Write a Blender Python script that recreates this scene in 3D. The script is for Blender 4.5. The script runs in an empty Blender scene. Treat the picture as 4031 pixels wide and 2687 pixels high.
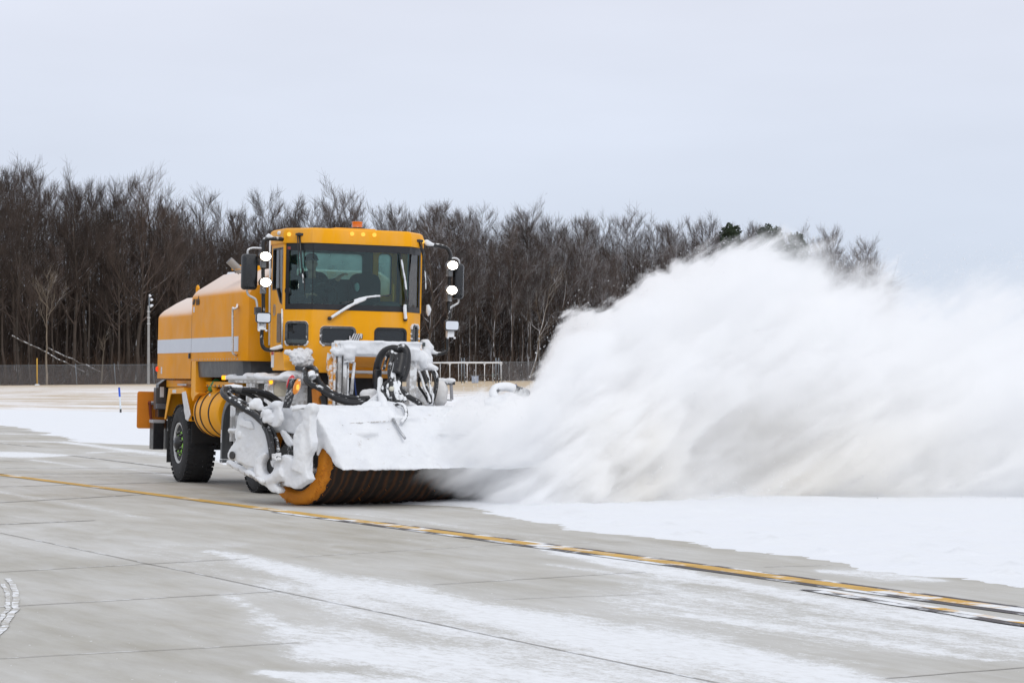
import bpy, math, random
import numpy as np
from mathutils import Vector, Matrix
from mathutils.geometry import delaunay_2d_cdt

scn = bpy.context.scene
COL = scn.collection
R = math.radians

# ------------------------------------------------------------------ camera, sky, sun, exposure
EYE = 1.48
PITCH = math.atan((1460 - 1343.5) / 10077.0)
cd = bpy.data.cameras.new('camera')
cd.lens = 90.0
cd.sensor_width = 36.0
cd.clip_start = 0.5
cd.clip_end = 4000
cam = bpy.data.objects.new('camera', cd)
cam.location = (0, 0, EYE)
cam.rotation_euler = (R(90) + PITCH, 0, 0)
COL.objects.link(cam)
scn.camera = cam

scn.view_settings.view_transform = 'Standard'
scn.view_settings.look = 'None'
scn.view_settings.exposure = 0.0
scn.view_settings.gamma = 1.0
scn.cycles.volume_bounces = 26
scn.cycles.max_bounces = 28
scn.cycles.diffuse_bounces = 3
scn.cycles.glossy_bounces = 3
scn.cycles.transmission_bounces = 6
scn.cycles.transparent_max_bounces = 24
scn.cycles.use_denoising = True
scn.cycles.volume_max_steps = 256

SUN_EL, SUN_AZ = R(42), R(160)      # azimuth clockwise from +Y: behind the camera, a little to the right
world = bpy.data.worlds.new("World")
scn.world = world
world.use_nodes = True
wt = world.node_tree
wt.nodes.clear()
w_out = wt.nodes.new('ShaderNodeOutputWorld')
w_bg = wt.nodes.new('ShaderNodeBackground')
w_sky = wt.nodes.new('ShaderNodeTexSky')
w_sky.sky_type = 'NISHITA'
w_sky.sun_disc = False
w_sky.sun_elevation = SUN_EL
w_sky.sun_rotation = SUN_AZ
w_bg.inputs['Strength'].default_value = 0.05
wt.links.new(w_sky.outputs[0], w_bg.inputs['Color'])
# the overcast layer
w_tc = wt.nodes.new('ShaderNodeTexCoord')
w_sep = wt.nodes.new('ShaderNodeSeparateXYZ')
wt.links.new(w_tc.outputs['Generated'], w_sep.inputs[0])
w_ramp = wt.nodes.new('ShaderNodeValToRGB')
cr = w_ramp.color_ramp
cr.elements[0].position = 0.0
cr.elements[0].color = (0.62, 0.68, 0.78, 1)
cr.elements[1].position = 1.0
cr.elements[1].color = (0.86, 0.885, 0.94, 1)
for p_, c_ in ((0.035, (0.63, 0.70, 0.82, 1)), (0.075, (0.67, 0.73, 0.85, 1)), (0.15, (0.725, 0.76, 0.865, 1)), (0.4, (0.79, 0.82, 0.90, 1))):
    e_ = cr.elements.new(p_)
    e_.color = c_
wt.links.new(w_sep.outputs['Z'], w_ramp.inputs[0])
w_map = wt.nodes.new('ShaderNodeMapping')
w_map.inputs['Scale'].default_value = (2.2, 2.2, 9.0)
wt.links.new(w_tc.outputs['Generated'], w_map.inputs[0])
w_nz = wt.nodes.new('ShaderNodeTexNoise')
w_nz.inputs['Scale'].default_value = 1.6
w_nz.inputs['Detail'].default_value = 5
w_nz.inputs['Roughness'].default_value = 0.5
wt.links.new(w_map.outputs[0], w_nz.inputs['Vector'])
w_mr = wt.nodes.new('ShaderNodeMapRange')
w_mr.inputs['From Min'].default_value = 0.3
w_mr.inputs['From Max'].default_value = 0.7
w_mr.inputs['To Min'].default_value = 0.94
w_mr.inputs['To Max'].default_value = 1.05
wt.links.new(w_nz.outputs[0], w_mr.inputs[0])
w_bg2 = wt.nodes.new('ShaderNodeBackground')
wt.links.new(w_ramp.outputs[0], w_bg2.inputs['Color'])
w_ms = wt.nodes.new('ShaderNodeMath')
w_ms.operation = 'MULTIPLY'
w_ms.inputs[1].default_value = 1.07
wt.links.new(w_mr.outputs[0], w_ms.inputs[0])
wt.links.new(w_ms.outputs[0], w_bg2.inputs['Strength'])
w_mix = wt.nodes.new('ShaderNodeMixShader')
w_mix.inputs[0].default_value = 0.96
wt.links.new(w_bg.outputs[0], w_mix.inputs[1])
wt.links.new(w_bg2.outputs[0], w_mix.inputs[2])
wt.links.new(w_mix.outputs[0], w_out.inputs['Surface'])

sl = bpy.data.lights.new('sun', 'SUN')
sl.energy = 0.9
sl.angle = R(20)
sl.color = (1.0, 0.97, 0.92)
sun = bpy.data.objects.new('sun', sl)
sd = Vector((math.sin(SUN_AZ) * math.cos(SUN_EL), math.cos(SUN_AZ) * math.cos(SUN_EL), math.sin(SUN_EL)))
sun.rotation_euler = sd.to_track_quat('Z', 'Y').to_euler()
COL.objects.link(sun)

# ------------------------------------------------------------------ frames of reference
FX = 10077.0
GR = np.array([-.019, -.0073])          # the paved surface falls away to the right and away from the viewer


def _n(v):
    v = np.asarray(v, float)
    return v / np.linalg.norm(v)


NP = _n([-GR[0], -GR[1], 1])
FT = np.array([.365, -.931, 0.]); FT[2] = GR @ FT[:2]; FT = _n(FT)
RT = _n(np.cross(NP, FT))
OT = np.array([-3.886, 39.056, 0.]); OT[2] = GR @ OT[:2]
AB = np.array([.72, .69, 0.]); AB[2] = GR @ AB[:2]; AB = _n(AB)
BB = _n(np.cross(AB, NP))
OB = np.array([-2.70, 31.66, 0.]); OB[2] = GR @ OB[:2]
ZF = {1: (500, 1000, .2551), 2: (900, 800, .4253), 3: (500, 1350, .3507), 4: (850, 1350, .2551), 5: (1200, 1250, .3827), 6: (850, 1550, .4037),
      7: (1600, 900, .3509), 8: (900, 900, .3509), 'a': (0, 600, .4253), 'b': (1600, 750, .595), 'c': (0, 1350, .34), 'd': (1700, 1300, .2125),
      'e': (0, 1787, .595), 'f': (1300, 1787, .595), 'g': (2631, 1787, .595), 'F': (0, 0, 1.), 'h': (1250, 1330, .2232), 'w': (1100, 940, .255), 'k': (1050, 1480, .1913)}
CP = np.array([0, 0, EYE])


def survey(z, x, y):
    a, b, s = ZF[z]
    X, Y = a + s * x, b + s * y
    d = ((X - 2015.5) / FX, 1., -(Y - 1343.5) / FX)
    c, s = math.cos(PITCH), math.sin(PITCH)
    return np.array([d[0], c * d[1] - s * d[2], s * d[1] + c * d[2]])


def meet(z, x, y, p0, n):
    r = survey(z, x, y)
    return CP + r * (((p0 - CP) @ n) / (r @ n))


def tl(p):
    d = np.asarray(p) - OT
    return np.array([d @ FT, d @ RT, d @ NP])


def T(z, x, y, v=None, u=None, w=None):
    if v is not None:
        return tl(meet(z, x, y, OT + v * RT, RT))
    if u is not None:
        return tl(meet(z, x, y, OT + u * FT, FT))
    return tl(meet(z, x, y, OT + w * NP, NP))


def bl(p):
    d = np.asarray(p) - OB
    return np.array([d @ AB, d @ BB, d @ NP])


def bt(p):
    return tl(OB + p[0] * AB + p[1] * BB + p[2] * NP)


def B(z, x, y, a=None, b=None, w=None):
    if a is not None:
        return bl(meet(z, x, y, OB + a * AB, AB))
    if b is not None:
        return bl(meet(z, x, y, OB + b * BB, BB))
    return bl(meet(z, x, y, OB + w * NP, NP))


def G(z, x, y):
    return meet(z, x, y, np.zeros(3), NP)


def sstep(t):
    t = np.clip(t, 0, 1)
    return t * t * (3 - 2 * t)


def ter(x, y):
    x = np.asarray(x, float); y = np.asarray(y, float)
    p = GR[0] * np.clip(x, -60, 45) + GR[1] * np.clip(y, -40, 200)
    t = sstep((y - 95) / 110)
    far = -.15 + .35 * np.clip((x + 60) / 60, 0, 1.2)
    return p * (1 - t) + far * t


# value noise for building shapes
_rs = np.random.RandomState(5)
_tab = _rs.rand(64, 64)


def vnoise(x, y):
    x = np.asarray(x, float); y = np.asarray(y, float)
    xi = np.floor(x).astype(int); yi = np.floor(y).astype(int)
    fx = x - xi; fy = y - yi
    fx = fx * fx * (3 - 2 * fx); fy = fy * fy * (3 - 2 * fy)
    a = _tab[xi % 64, yi % 64]; b = _tab[(xi + 1) % 64, yi % 64]; c = _tab[xi % 64, (yi + 1) % 64]; d = _tab[(xi + 1) % 64, (yi + 1) % 64]
    return (a * (1 - fx) + b * fx) * (1 - fy) + (c * (1 - fx) + d * fx) * fy


def fbm(x, y, o=4):
    s = 0; a = .5
    for i in range(o):
        s = s + a * vnoise(x * 2 ** i + 7.3 * i, y * 2 ** i + 3.1 * i); a *= .5
    return s / (1 - .5 ** o)


# ------------------------------------------------------------------ materials
class NT:
    def __init__(s, name):
        s.m = bpy.data.materials.new(name); s.m.use_nodes = True; s.t = s.m.node_tree; s.t.nodes.clear()
        s.out = s.n('OutputMaterial')

    def n(s, k, **kw):
        nd = s.t.nodes.new('ShaderNode' + k)
        for a, b in kw.items():
            if a in ('ins',):
                for i, v in b.items():
                    nd.inputs[i].default_value = v
            else:
                setattr(nd, a, b)
        return nd

    def l(s, a, b):
        s.t.links.new(a, b)

    def noise(s, scale, detail=4, rough=.5, vec=None, mapscale=None, dist=0., rot=None):
        tc = s.n('TexCoord')
        v = tc.outputs['Object'] if vec is None else vec
        if mapscale or rot:
            if rot:
                mr_ = s.n('Mapping'); mr_.inputs['Rotation'].default_value = rot; s.l(v, mr_.inputs[0]); v = mr_.outputs[0]
            mp = s.n('Mapping')
            if mapscale: mp.inputs['Scale'].default_value = mapscale
            s.l(v, mp.inputs[0]); v = mp.outputs[0]
        nz = s.n('TexNoise', ins={'Scale': scale, 'Detail': detail, 'Roughness': rough, 'Distortion': dist})
        s.l(v, nz.inputs['Vector'])
        return nz.outputs[0]

    def rng(s, v, a, b, c=0., d=1., smooth=False):
        m = s.n('MapRange')
        if smooth: m.interpolation_type = 'SMOOTHSTEP'
        m.inputs[1].default_value = a; m.inputs[2].default_value = b; m.inputs[3].default_value = c; m.inputs[4].default_value = d
        s.l(v, m.inputs[0]); return m.outputs[0]

    def math(s, op, a, b=None, c=None, clamp=False):
        m = s.n('Math', operation=op); m.use_clamp = clamp
        for i, v in enumerate((a, b, c)):
            if v is None: continue
            if isinstance(v, (int, float)): m.inputs[i].default_value = v
            else: s.l(v, m.inputs[i])
        return m.outputs[0]

    def mix(s, f, a, b, mode='MIX'):
        m = s.n('Mix', data_type='RGBA', blend_type=mode)
        if isinstance(f, (int, float)): m.inputs[0].default_value = f
        else: s.l(f, m.inputs[0])
        for i, v in ((6, a), (7, b)):
            if isinstance(v, (tuple, list)): m.inputs[i].default_value = (*v[:3], 1)
            else: s.l(v, m.inputs[i])
        return m.outputs[2]

    def bsdf(s, **kw):
        b = s.n('BsdfPrincipled')
        for k, v in kw.items():
            k = k.replace('_', ' ')
            if isinstance(v, (int, float)): b.inputs[k].default_value = v
            elif isinstance(v, (tuple, list)): b.inputs[k].default_value = (*v[:3], 1)
            else: s.l(v, b.inputs[k])
        return b

    def bump(s, h, strength=.3, dist=.02):
        b = s.n('Bump', ins={'Strength': strength, 'Distance': dist}); s.l(h, b.inputs['Height']); return b.outputs[0]

    def done(s, b):
        s.l(b.outputs[0], s.out.inputs['Surface']); return s.m


SNOW = (.81, .825, .845)


def mat(name, col, rough=.5, metal=0., coat=0., bump=0., bscale=30., var=.12, vscale=3., snow=0., sscale=9., sup=.6, spec=.5, dust=0., film=0.):
    """paint / metal / rubber with uneven tone; snow: share plastered with snow (by noise and facing up)"""
    t = NT(name)
    nz = t.noise(vscale, 5, .6)
    f = t.rng(nz, .3, .7, 1 - var, 1 + var)
    g = t.n('CombineColor'); [t.l(f, g.inputs[i]) for i in range(3)]
    c = t.mix(1., col, g.outputs[0], 'MULTIPLY')
    if film > 0: c = t.mix(t.rng(t.noise(1.1, 6, .7, mapscale=(2.5, 2.5, .7)), .42, .72, 0, film), c, (.50, .46, .42))
    rg = t.rng(t.noise(vscale * 4, 4), .3, .7, max(0, rough - .08), min(1, rough + .1))
    kw = dict(Roughness=rg, Metallic=metal, Coat_Weight=coat, Specular_IOR_Level=spec)
    h = t.noise(bscale, 4, .6)
    if snow > 0 or dust > 0:
        geo = t.n('NewGeometry'); sp = t.n('SeparateXYZ'); t.l(geo.outputs['Normal'], sp.inputs[0])
        up = t.math('MULTIPLY', t.math('MAXIMUM', sp.outputs['Z'], 0.), sup)
        ns = t.noise(sscale, 6, .65)
        cov = t.math('ADD', ns, up)
        k = t.rng(cov, 1.0 - snow - .04, 1.0 - snow + .04) if snow > 0 else t.rng(up, .2, .9, 0, dust)
        if snow > 0 and dust > 0:
            k = t.math('MAXIMUM', k, t.rng(up, .2, .9, 0, dust))
        c = t.mix(k, c, SNOW)
        kw['Metallic'] = t.math('MULTIPLY', t.math('SUBTRACT', 1., k), metal)
        kw['Roughness'] = t.math('MAXIMUM', rg, t.math('MULTIPLY', k, .8))
        kw['Coat_Weight'] = t.math('MULTIPLY', t.math('SUBTRACT', 1., k), coat)
        if snow > 0:
            h = t.math('ADD', t.math('MULTIPLY', h, .4), k)
            bump = max(bump, .5)
    if bump > 0: kw['Normal'] = t.bump(h, bump, .01)
    return t.done(t.bsdf(Base_Color=c, Coat_Roughness=.08, **kw))


def dusty_glass(name):
    t = NT(name)
    tr = t.n('BsdfTransparent', ins={'Color': (.75, .9, .88, 1)}); tl_ = t.n('BsdfTranslucent', ins={'Color': (.62, .80, .80, 1)})
    m = t.n('MixShader'); t.l(t.rng(t.noise(4., 4), .3, .7, .22, .42), m.inputs[0]); t.l(tr.outputs[0], m.inputs[1]); t.l(tl_.outputs[0], m.inputs[2])
    return t.done(m)


def emit(name, col, strength):
    t = NT(name); e = t.n('Emission', ins={'Color': (*col, 1), 'Strength': strength}); return t.done(e)


def glass(name, tint, clear, rough=.02):
    t = NT(name)
    tr = t.n('BsdfTransparent', ins={'Color': (*tint, 1)})
    gl = t.n('BsdfGlossy', ins={'Color': (1, 1, 1, 1), 'Roughness': rough})
    fr = t.n('Fresnel', ins={'IOR': 1.5})
    df = t.n('BsdfDiffuse', ins={'Color': (.03, .035, .04, 1)})
    m1 = t.n('MixShader'); m1.inputs[0].default_value = 1 - clear; t.l(tr.outputs[0], m1.inputs[1]); t.l(df.outputs[0], m1.inputs[2])
    m2 = t.n('MixShader'); t.l(fr.outputs[0], m2.inputs[0]); t.l(m1.outputs[0], m2.inputs[1]); t.l(gl.outputs[0], m2.inputs[2])
    return t.done(m2)


def snow_mat(name, col=SNOW, dirt=0., scale=14., bump=.35, dist=.02):
    t = NT(name)
    a = t.noise(scale, 6, .65); b = t.noise(scale * .18, 4, .5); g_ = t.noise(75., 3, .7)
    a = t.math('ADD', a, t.math('MULTIPLY', g_, .55))
    c = t.mix(t.rng(b, .35, .7, 0, .7), col, (.74, .76, .80)); c = t.mix(t.rng(g_, .5, .8, 0, .35), c, (.66, .66, .67))
    if dirt > 0:
        d = t.noise(6., 6, .7)
        c = t.mix(t.rng(d, .60, .78, 0, dirt), c, (.36, .31, .26))
    return t.done(t.bsdf(Base_Color=c, Roughness=.75, Specular_IOR_Level=.25, Normal=t.bump(t.math('ADD', a, t.math('MULTIPLY', b, 1.5)), bump, dist)))


YEL = mat('yellow_paint', (.88, .385, .004), .45, coat=.0, spec=.18, film=.16, var=.07, vscale=1.5, sup=1., bump=.03, bscale=60)
YELD = mat('yellow_paint_dusty', (.78, .31, .006), .5, coat=.0, spec=.15, film=.12, var=.08, vscale=1.5, sup=1., dust=.72, bump=.03)
YELS = mat('yellow_paint_snowy', (.72, .30, .010), .4, coat=.2, snow=.52, sscale=7, sup=.35)
YELO = mat('orange_board_paint', (.62, .20, .01), .45, var=.08)
STRIPE = mat('reflective_white', (.62, .65, .72), .35, var=.03)
DGREY = mat('dark_grey_panel', (.045, .05, .057), .42, coat=.1, var=.3, film=.10)
BLACK = mat('black_metal', (.018, .018, .02), .5, var=.3, dust=.12, sup=1., film=.10)
BLK2 = mat('black_plastic', (.015, .015, .017), .35, var=.2, coat=.2)
STEEL = mat('bare_steel', (.45, .46, .48), .35, metal=.8, var=.15)
STEELS = mat('snowy_steel', (.35, .36, .38), .5, metal=.3, snow=.55, sscale=10)
GREYF = mat('frosted_grey', (.48, .47, .46), .8, var=.22, vscale=5, snow=.5, sscale=6, sup=.3)
RUBBER = mat('tyre_rubber', (.022, .022, .024), .75, var=.35, vscale=9, bump=.3, bscale=90)
RUBT = mat('tyre_tread', (.02, .02, .022), .8, var=.3, vscale=9, snow=.305, sscale=16, sup=.03, bump=.5, bscale=60)
HOSE = mat('hose_rubber', (.014, .014, .016), .42, var=.3, snow=.30, sscale=12, sup=.14, bump=.25, bscale=50)
HOSEW = mat('hose_iced', (.02, .02, .022), .55, var=.3, snow=.42, sscale=9, sup=.3, bump=.3)
RIM = mat('rim_white', (.62, .62, .62), .5, var=.12, vscale=8)
GREEN = mat('green_cap', (.03, .28, .10), .45)
LIME = mat('lime_indicator', (.28, .60, .08), .5)
STRAP = mat('dark_strap', (.035, .015, .012), .6)
GASK = mat('window_gasket', (.012, .013, .016), .4, var=.2)
GASKF = mat('frosty_gasket', (.10, .105, .11), .7, var=.5, vscale=12, snow=.36, sscale=10, sup=.35)
GLF = glass('windshield_glass', (.70, .86, .84), .97)
GLD = glass('dark_window_glass', (.35, .40, .42), .35)
GLS = glass('side_glass', (.62, .72, .70), .9)
INTD = mat('cab_lining', (.055, .068, .072), .8, var=.2)
SEATM = mat('seat_cloth', (.018, .022, .026), .9, var=.2, bump=.2)
SN = snow_mat('packed_snow')
SND = snow_mat('packed_snow_dirty', dirt=.6, scale=18)
SNG = snow_mat('grey_snow', (.72, .71, .70), dirt=.35)
MIRR = mat('mirror_housing', (.012, .013, .015), .28, coat=.15, var=.1)
LAMPON = emit('lamp_lit', (1.0, .97, .92), 26.)
LAMPRIM = emit('lamp_rim_lit', (.85, .68, .42), 1.)
LAMPOFF = mat('lamp_lens', (.72, .76, .82), .15, var=.06, coat=1.)
AMB = emit('amber_lit', (1.0, .38, .02), 2.2)
AMBC = emit('amber_bright', (1.0, .60, .10), 1.3)
AMBB = mat('amber_plastic', (.72, .17, .01), .25, coat=.6, var=.08)
REDL = mat('red_lens', (.55, .01, .02), .25, coat=.6)
REDE = emit('red_lit', (1., .06, .02), 1.5)
WHT = mat('white_enamel', (.75, .77, .82), .35, coat=.3, var=.04)
EXH = mat('exhaust_metal', (.36, .34, .32), .5, metal=.5, var=.15)
INK = mat('black_lettering', (.05, .03, .015), .5)
STICK = mat('white_sticker', (.7, .7, .72), .5)
REDP = mat('red_print', (.45, .05, .04), .5)
DRED = mat('rusty_red', (.16, .025, .01), .6)
BLUE = mat('blue_hose', (.02, .05, .20), .5)
GLASSY = mat('headlight_glass', (.50, .46, .36), .25, coat=.5, snow=.35, sscale=8)


def brush_mat():
    t = NT('brush_bristles')
    tc = t.n('TexCoord')
    sp = t.n('SeparateXYZ'); t.l(tc.outputs['UV'], sp.inputs[0])
    w = t.math('MULTIPLY_ADD', sp.outputs[0], 8., t.math('MULTIPLY', t.noise(3., 3), 1.1))
    fr = t.math('FRACT', w)
    s = t.math('SUBTRACT', 1., t.math('ABSOLUTE', t.math('MULTIPLY_ADD', fr, 2., -1.)))
    s = t.rng(s, .45, .95)
    fine = t.noise(60., 4, .6, vec=tc.outputs['UV'], mapscale=(8, .8, 1))
    k = t.math('MULTIPLY', s, t.rng(fine, .35, .65, .15, .6))
    c = t.mix(k, (.024, .016, .012), (.22, .075, .012))
    return t.done(t.bsdf(Base_Color=c, Roughness=.8, Normal=t.bump(fine, .5, .01)))


BRUSH = brush_mat()


def ring_mat():
    t = NT('orange_bristles')
    tc = t.n('TexCoord')
    f = t.noise(3., 5, .6, vec=tc.outputs['UV'], mapscale=(2., 30., 1))
    c = t.mix(t.rng(f, .3, .75), (.85, .31, .012), (.58, .19, .010))
    return t.done(t.bsdf(Base_Color=c, Roughness=.65, Normal=t.bump(f, .6, .01)))


RINGM = ring_mat()


# ------------------------------------------------------------------ mesh helpers
def inside(p, L):
    c = False; n = len(L)
    for i in range(n):
        (x0, y0), (x1, y1) = L[i], L[i - 1]
        if (y0 > p[1]) != (y1 > p[1]) and p[0] < (x1 - x0) * (p[1] - y0) / (y1 - y0) + x0: c = not c
    return c


class MB:
    def __init__(s, xf=None):
        s.v = []; s.f = []; s.mi = []; s.cur = 0; s.xf = xf

    def add(s, vs, fs):
        o = len(s.v)
        for p in vs:
            p = tuple(float(q) for q in p)
            s.v.append(tuple(s.xf(p)) if s.xf is not None else p)
        for f in fs:
            s.f.append([i + o for i in f]); s.mi.append(s.cur)
        return s

    def box(s, lo, hi, rot=None, piv=None):
        x0, y0, z0 = lo; x1, y1, z1 = hi
        vs = [(x0, y0, z0), (x1, y0, z0), (x1, y1, z0), (x0, y1, z0), (x0, y0, z1), (x1, y0, z1), (x1, y1, z1), (x0, y1, z1)]
        if rot is not None:
            c = Vector(piv) if piv is not None else Vector([(a + b) / 2 for a, b in zip(lo, hi)])
            vs = [tuple(rot @ (Vector(p) - c) + c) for p in vs]
        return s.add(vs, [(0, 3, 2, 1), (4, 5, 6, 7), (0, 1, 5, 4), (1, 2, 6, 5), (2, 3, 7, 6), (3, 0, 4, 7)])

    def loft(s, secs, cap=True, closed=False):
        """secs: list of equal-length rings of points"""
        n = len(secs[0]); m = len(secs)
        vs = [p for r in secs for p in r]; fs = []
        for i in range(m - 1 + (1 if closed else 0)):
            a, b = i * n, ((i + 1) % m) * n
            for j in range(n):
                k = (j + 1) % n
                fs.append((a + j, a + k, b + k, b + j))
        if cap and not closed:
            fs.append(tuple(reversed(range(n)))); fs.append(tuple((m - 1) * n + j for j in range(n)))
        return s.add(vs, fs)

    def tube(s, pts, r, sides=8, cap=True, flat=1.):
        pts = [Vector(p) for p in pts]; n = len(pts)
        rr = r if hasattr(r, '__len__') else [r] * n
        secs = []; up = None
        for i, p in enumerate(pts):
            d = (pts[min(i + 1, n - 1)] - pts[max(i - 1, 0)]).normalized()
            if up is None:
                up = Vector((0, 0, 1)) if abs(d.z) < .9 else Vector((1, 0, 0))
            x = d.cross(up)
            if x.length < 1e-4: x = d.cross(Vector((0, 1, 0)))
            x.normalize(); y = x.cross(d).normalized(); up = y
            secs.append([tuple(p + x * math.cos(q) * rr[i] + y * math.sin(q) * rr[i] * flat) for q in [2 * math.pi * k / sides for k in range(sides)]])
        return s.loft(secs, cap)

    def lathe(s, p0, axis, prof, sides=32, e1=None):
        """prof: list of (distance along axis, radius)"""
        ax = Vector(axis).normalized(); e = Vector(e1) if e1 is not None else (Vector((0, 0, 1)) if abs(ax.z) < .9 else Vector((1, 0, 0)))
        x = (e - ax * e.dot(ax)).normalized(); y = ax.cross(x); p0 = Vector(p0)
        secs = [[tuple(p0 + ax * d + (x * math.cos(q) + y * math.sin(q)) * r) for q in [2 * math.pi * k / sides for k in range(sides)]] for d, r in prof]
        return s.loft(secs, True)

    def plate(s, outer, holes, o, ex, ey, en, th):
        """flat plate with holes; outer and holes in (s,t); front face at o, back at o - en*th"""
        o, ex, ey, en = (np.asarray(q, float) for q in (o, ex, ey, en))
        loops = [list(outer)] + [list(h) for h in holes]
        flat = [p for l in loops for p in l]
        es = []; k = 0
        for l in loops:
            es += [(k + i, k + (i + 1) % len(l)) for i in range(len(l))]; k += len(l)
        cv, ce, cf, ov, oe, of = delaunay_2d_cdt([Vector((p[0], p[1])) for p in flat], es, [], 0, 1e-7)
        tri = []
        for t in cf:
            for i in t:
                if not ov[i]: flat.append(tuple(cv[i])); ov[i].append(len(flat) - 1)
            t = [ov[i][0] for i in t]
            if len(set(t)) < 3: continue
            c = (sum(flat[i][0] for i in t) / 3, sum(flat[i][1] for i in t) / 3)
            if inside(c, loops[0]) and not any(inside(c, l) for l in loops[1:]): tri.append(t)
        P = [o + ex * p[0] + ey * p[1] for p in flat]; n = len(flat)
        vs = P + [p - en * th for p in P]
        fs = []
        nz = np.cross(ex, ey) @ en
        for t in tri:
            a, b, c = (flat[i] for i in t)
            cr = (b[0] - a[0]) * (c[1] - a[1]) - (b[1] - a[1]) * (c[0] - a[0])
            t = tuple(t) if cr * nz > 0 else tuple(reversed(t))
            fs.append(t); fs.append(tuple(i + n for i in reversed(t)))
        k = 0
        for l in loops:
            m = len(l)
            for i in range(m):
                fs.append((k + i, k + (i + 1) % m, n + k + (i + 1) % m, n + k + i))
            k += m
        return s.add(vs, fs)

    def blob(s, c, r, seg=12, rng=None, jag=0.):
        rx, ry, rz = r if hasattr(r, '__len__') else (r, r, r)
        rings = seg // 2
        secs = []
        for i in range(1, rings):
            ph = math.pi * i / rings
            secs.append([(c[0] + rx * math.sin(ph) * math.cos(q) * (1 + (rng.uniform(-jag, jag) if rng else 0)), c[1] + ry * math.sin(ph) * math.sin(q) * (1 + (rng.uniform(-jag, jag) if rng else 0)),
                          c[2] - rz * math.cos(ph)) for q in [2 * math.pi * k / seg for k in range(seg)]])
        return s.loft(secs, True)

    def build(s, name, mats, parent=None, smooth=None, bevel=0., bseg=2, sub=0, fix=True, wn=False, **props):
        me = bpy.data.meshes.new(name)
        me.from_pydata(s.v, [], s.f)
        mats = mats if isinstance(mats, (list, tuple)) else [mats]
        for m in mats: me.materials.append(m)
        if len(mats) > 1: me.polygons.foreach_set('material_index', s.mi)
        me.update()
        if fix:
            import bmesh
            bm = bmesh.new(); bm.from_mesh(me); bmesh.ops.recalc_face_normals(bm, faces=bm.faces); bm.to_mesh(me); bm.free()
        o = bpy.data.objects.new(name, me); COL.objects.link(o)
        if parent is not None: o.parent = parent
        if smooth == 'all': me.polygons.foreach_set('use_smooth', [True] * len(me.polygons))
        elif smooth:
            me.polygons.foreach_set('use_smooth', [True] * len(me.polygons))
            me.set_sharp_from_angle(angle=R(smooth))
        if bevel > 0:
            b = o.modifiers.new('b', 'BEVEL'); b.width = bevel; b.segments = bseg; b.limit_method = 'ANGLE'; b.angle_limit = R(35)
            if smooth is None:
                me.polygons.foreach_set('use_smooth', [True] * len(me.polygons))
                b.harden_normals = True
        if sub: 
            q = o.modifiers.new('s', 'SUBSURF'); q.levels = sub; q.render_levels = sub
        for k, v in props.items(): o[k] = v
        return o


_dt = {}


def lump(o, voxel=.02, sm=6, disp=.02, scale=.12, disp2=0.):
    """turn overlapping solids into one snow-caked skin"""
    m = o.modifiers.new('r', 'REMESH'); m.mode = 'VOXEL'; m.voxel_size = voxel; m.use_smooth_shade = True
    if sm:
        k = o.modifiers.new('sm', 'SMOOTH'); k.iterations = sm; k.factor = .5
    for d, sc in ((disp, scale), (disp2, scale * .3)):
        if d:
            if sc not in _dt:
                t = bpy.data.textures.new('n%g' % sc, 'CLOUDS'); t.noise_scale = sc; t.noise_depth = 3; _dt[sc] = t
            q = o.modifiers.new('d', 'DISPLACE'); q.texture = _dt[sc]; q.strength = d; q.mid_level = .5
    return o


def curve(pts, n=10):
    """smooth path through the points"""
    P = [np.asarray(p, float) for p in pts]
    P = [2 * P[0] - P[1]] + P + [2 * P[-1] - P[-2]]
    out = []
    for i in range(1, len(P) - 2):
        for k in range(n):
            t = k / n
            out.append(.5 * ((2 * P[i]) + (-P[i - 1] + P[i + 1]) * t + (2 * P[i - 1] - 5 * P[i] + 4 * P[i + 1] - P[i + 2]) * t * t + (-P[i - 1] + 3 * P[i] - 3 * P[i + 1] + P[i + 2]) * t ** 3))
    out.append(P[-2])
    return out


def rr(s0, s1, t0, t1, r, n=5):
    out = []
    for cx, cy, a0 in ((s1 - r, t1 - r, 0), (s0 + r, t1 - r, 90), (s0 + r, t0 + r, 180), (s1 - r, t0 + r, 270)):
        for k in range(n + 1):
            a = R(a0 + 90 * k / n); out.append((cx + r * math.cos(a), cy + r * math.sin(a)))
    return out


def scaled(loop, d):
    cx = sum(p[0] for p in loop) / len(loop); cy = sum(p[1] for p in loop) / len(loop)
    out = []
    n = len(loop)
    for i, p in enumerate(loop):
        a = np.array(loop[i - 1]); b = np.array(loop[(i + 1) % n]); t = b - a; nn = np.array([t[1], -t[0]]); L = np.linalg.norm(nn)
        nn = nn / L if L > 1e-9 else nn
        if nn @ (np.array(p) - (cx, cy)) < 0: nn = -nn
        out.append(tuple(np.array(p) + nn * d))
    return out


def tag(o, label, cat, group=None, kind=None):
    o['label'] = label
    if cat: o['category'] = cat
    if group: o['group'] = group
    if kind: o['kind'] = kind
    return o


def empty(name, loc):
    o = bpy.data.objects.new(name, None); o.location = loc; o.empty_display_size = .3; COL.objects.link(o); return o


exec_parts = []

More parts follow.
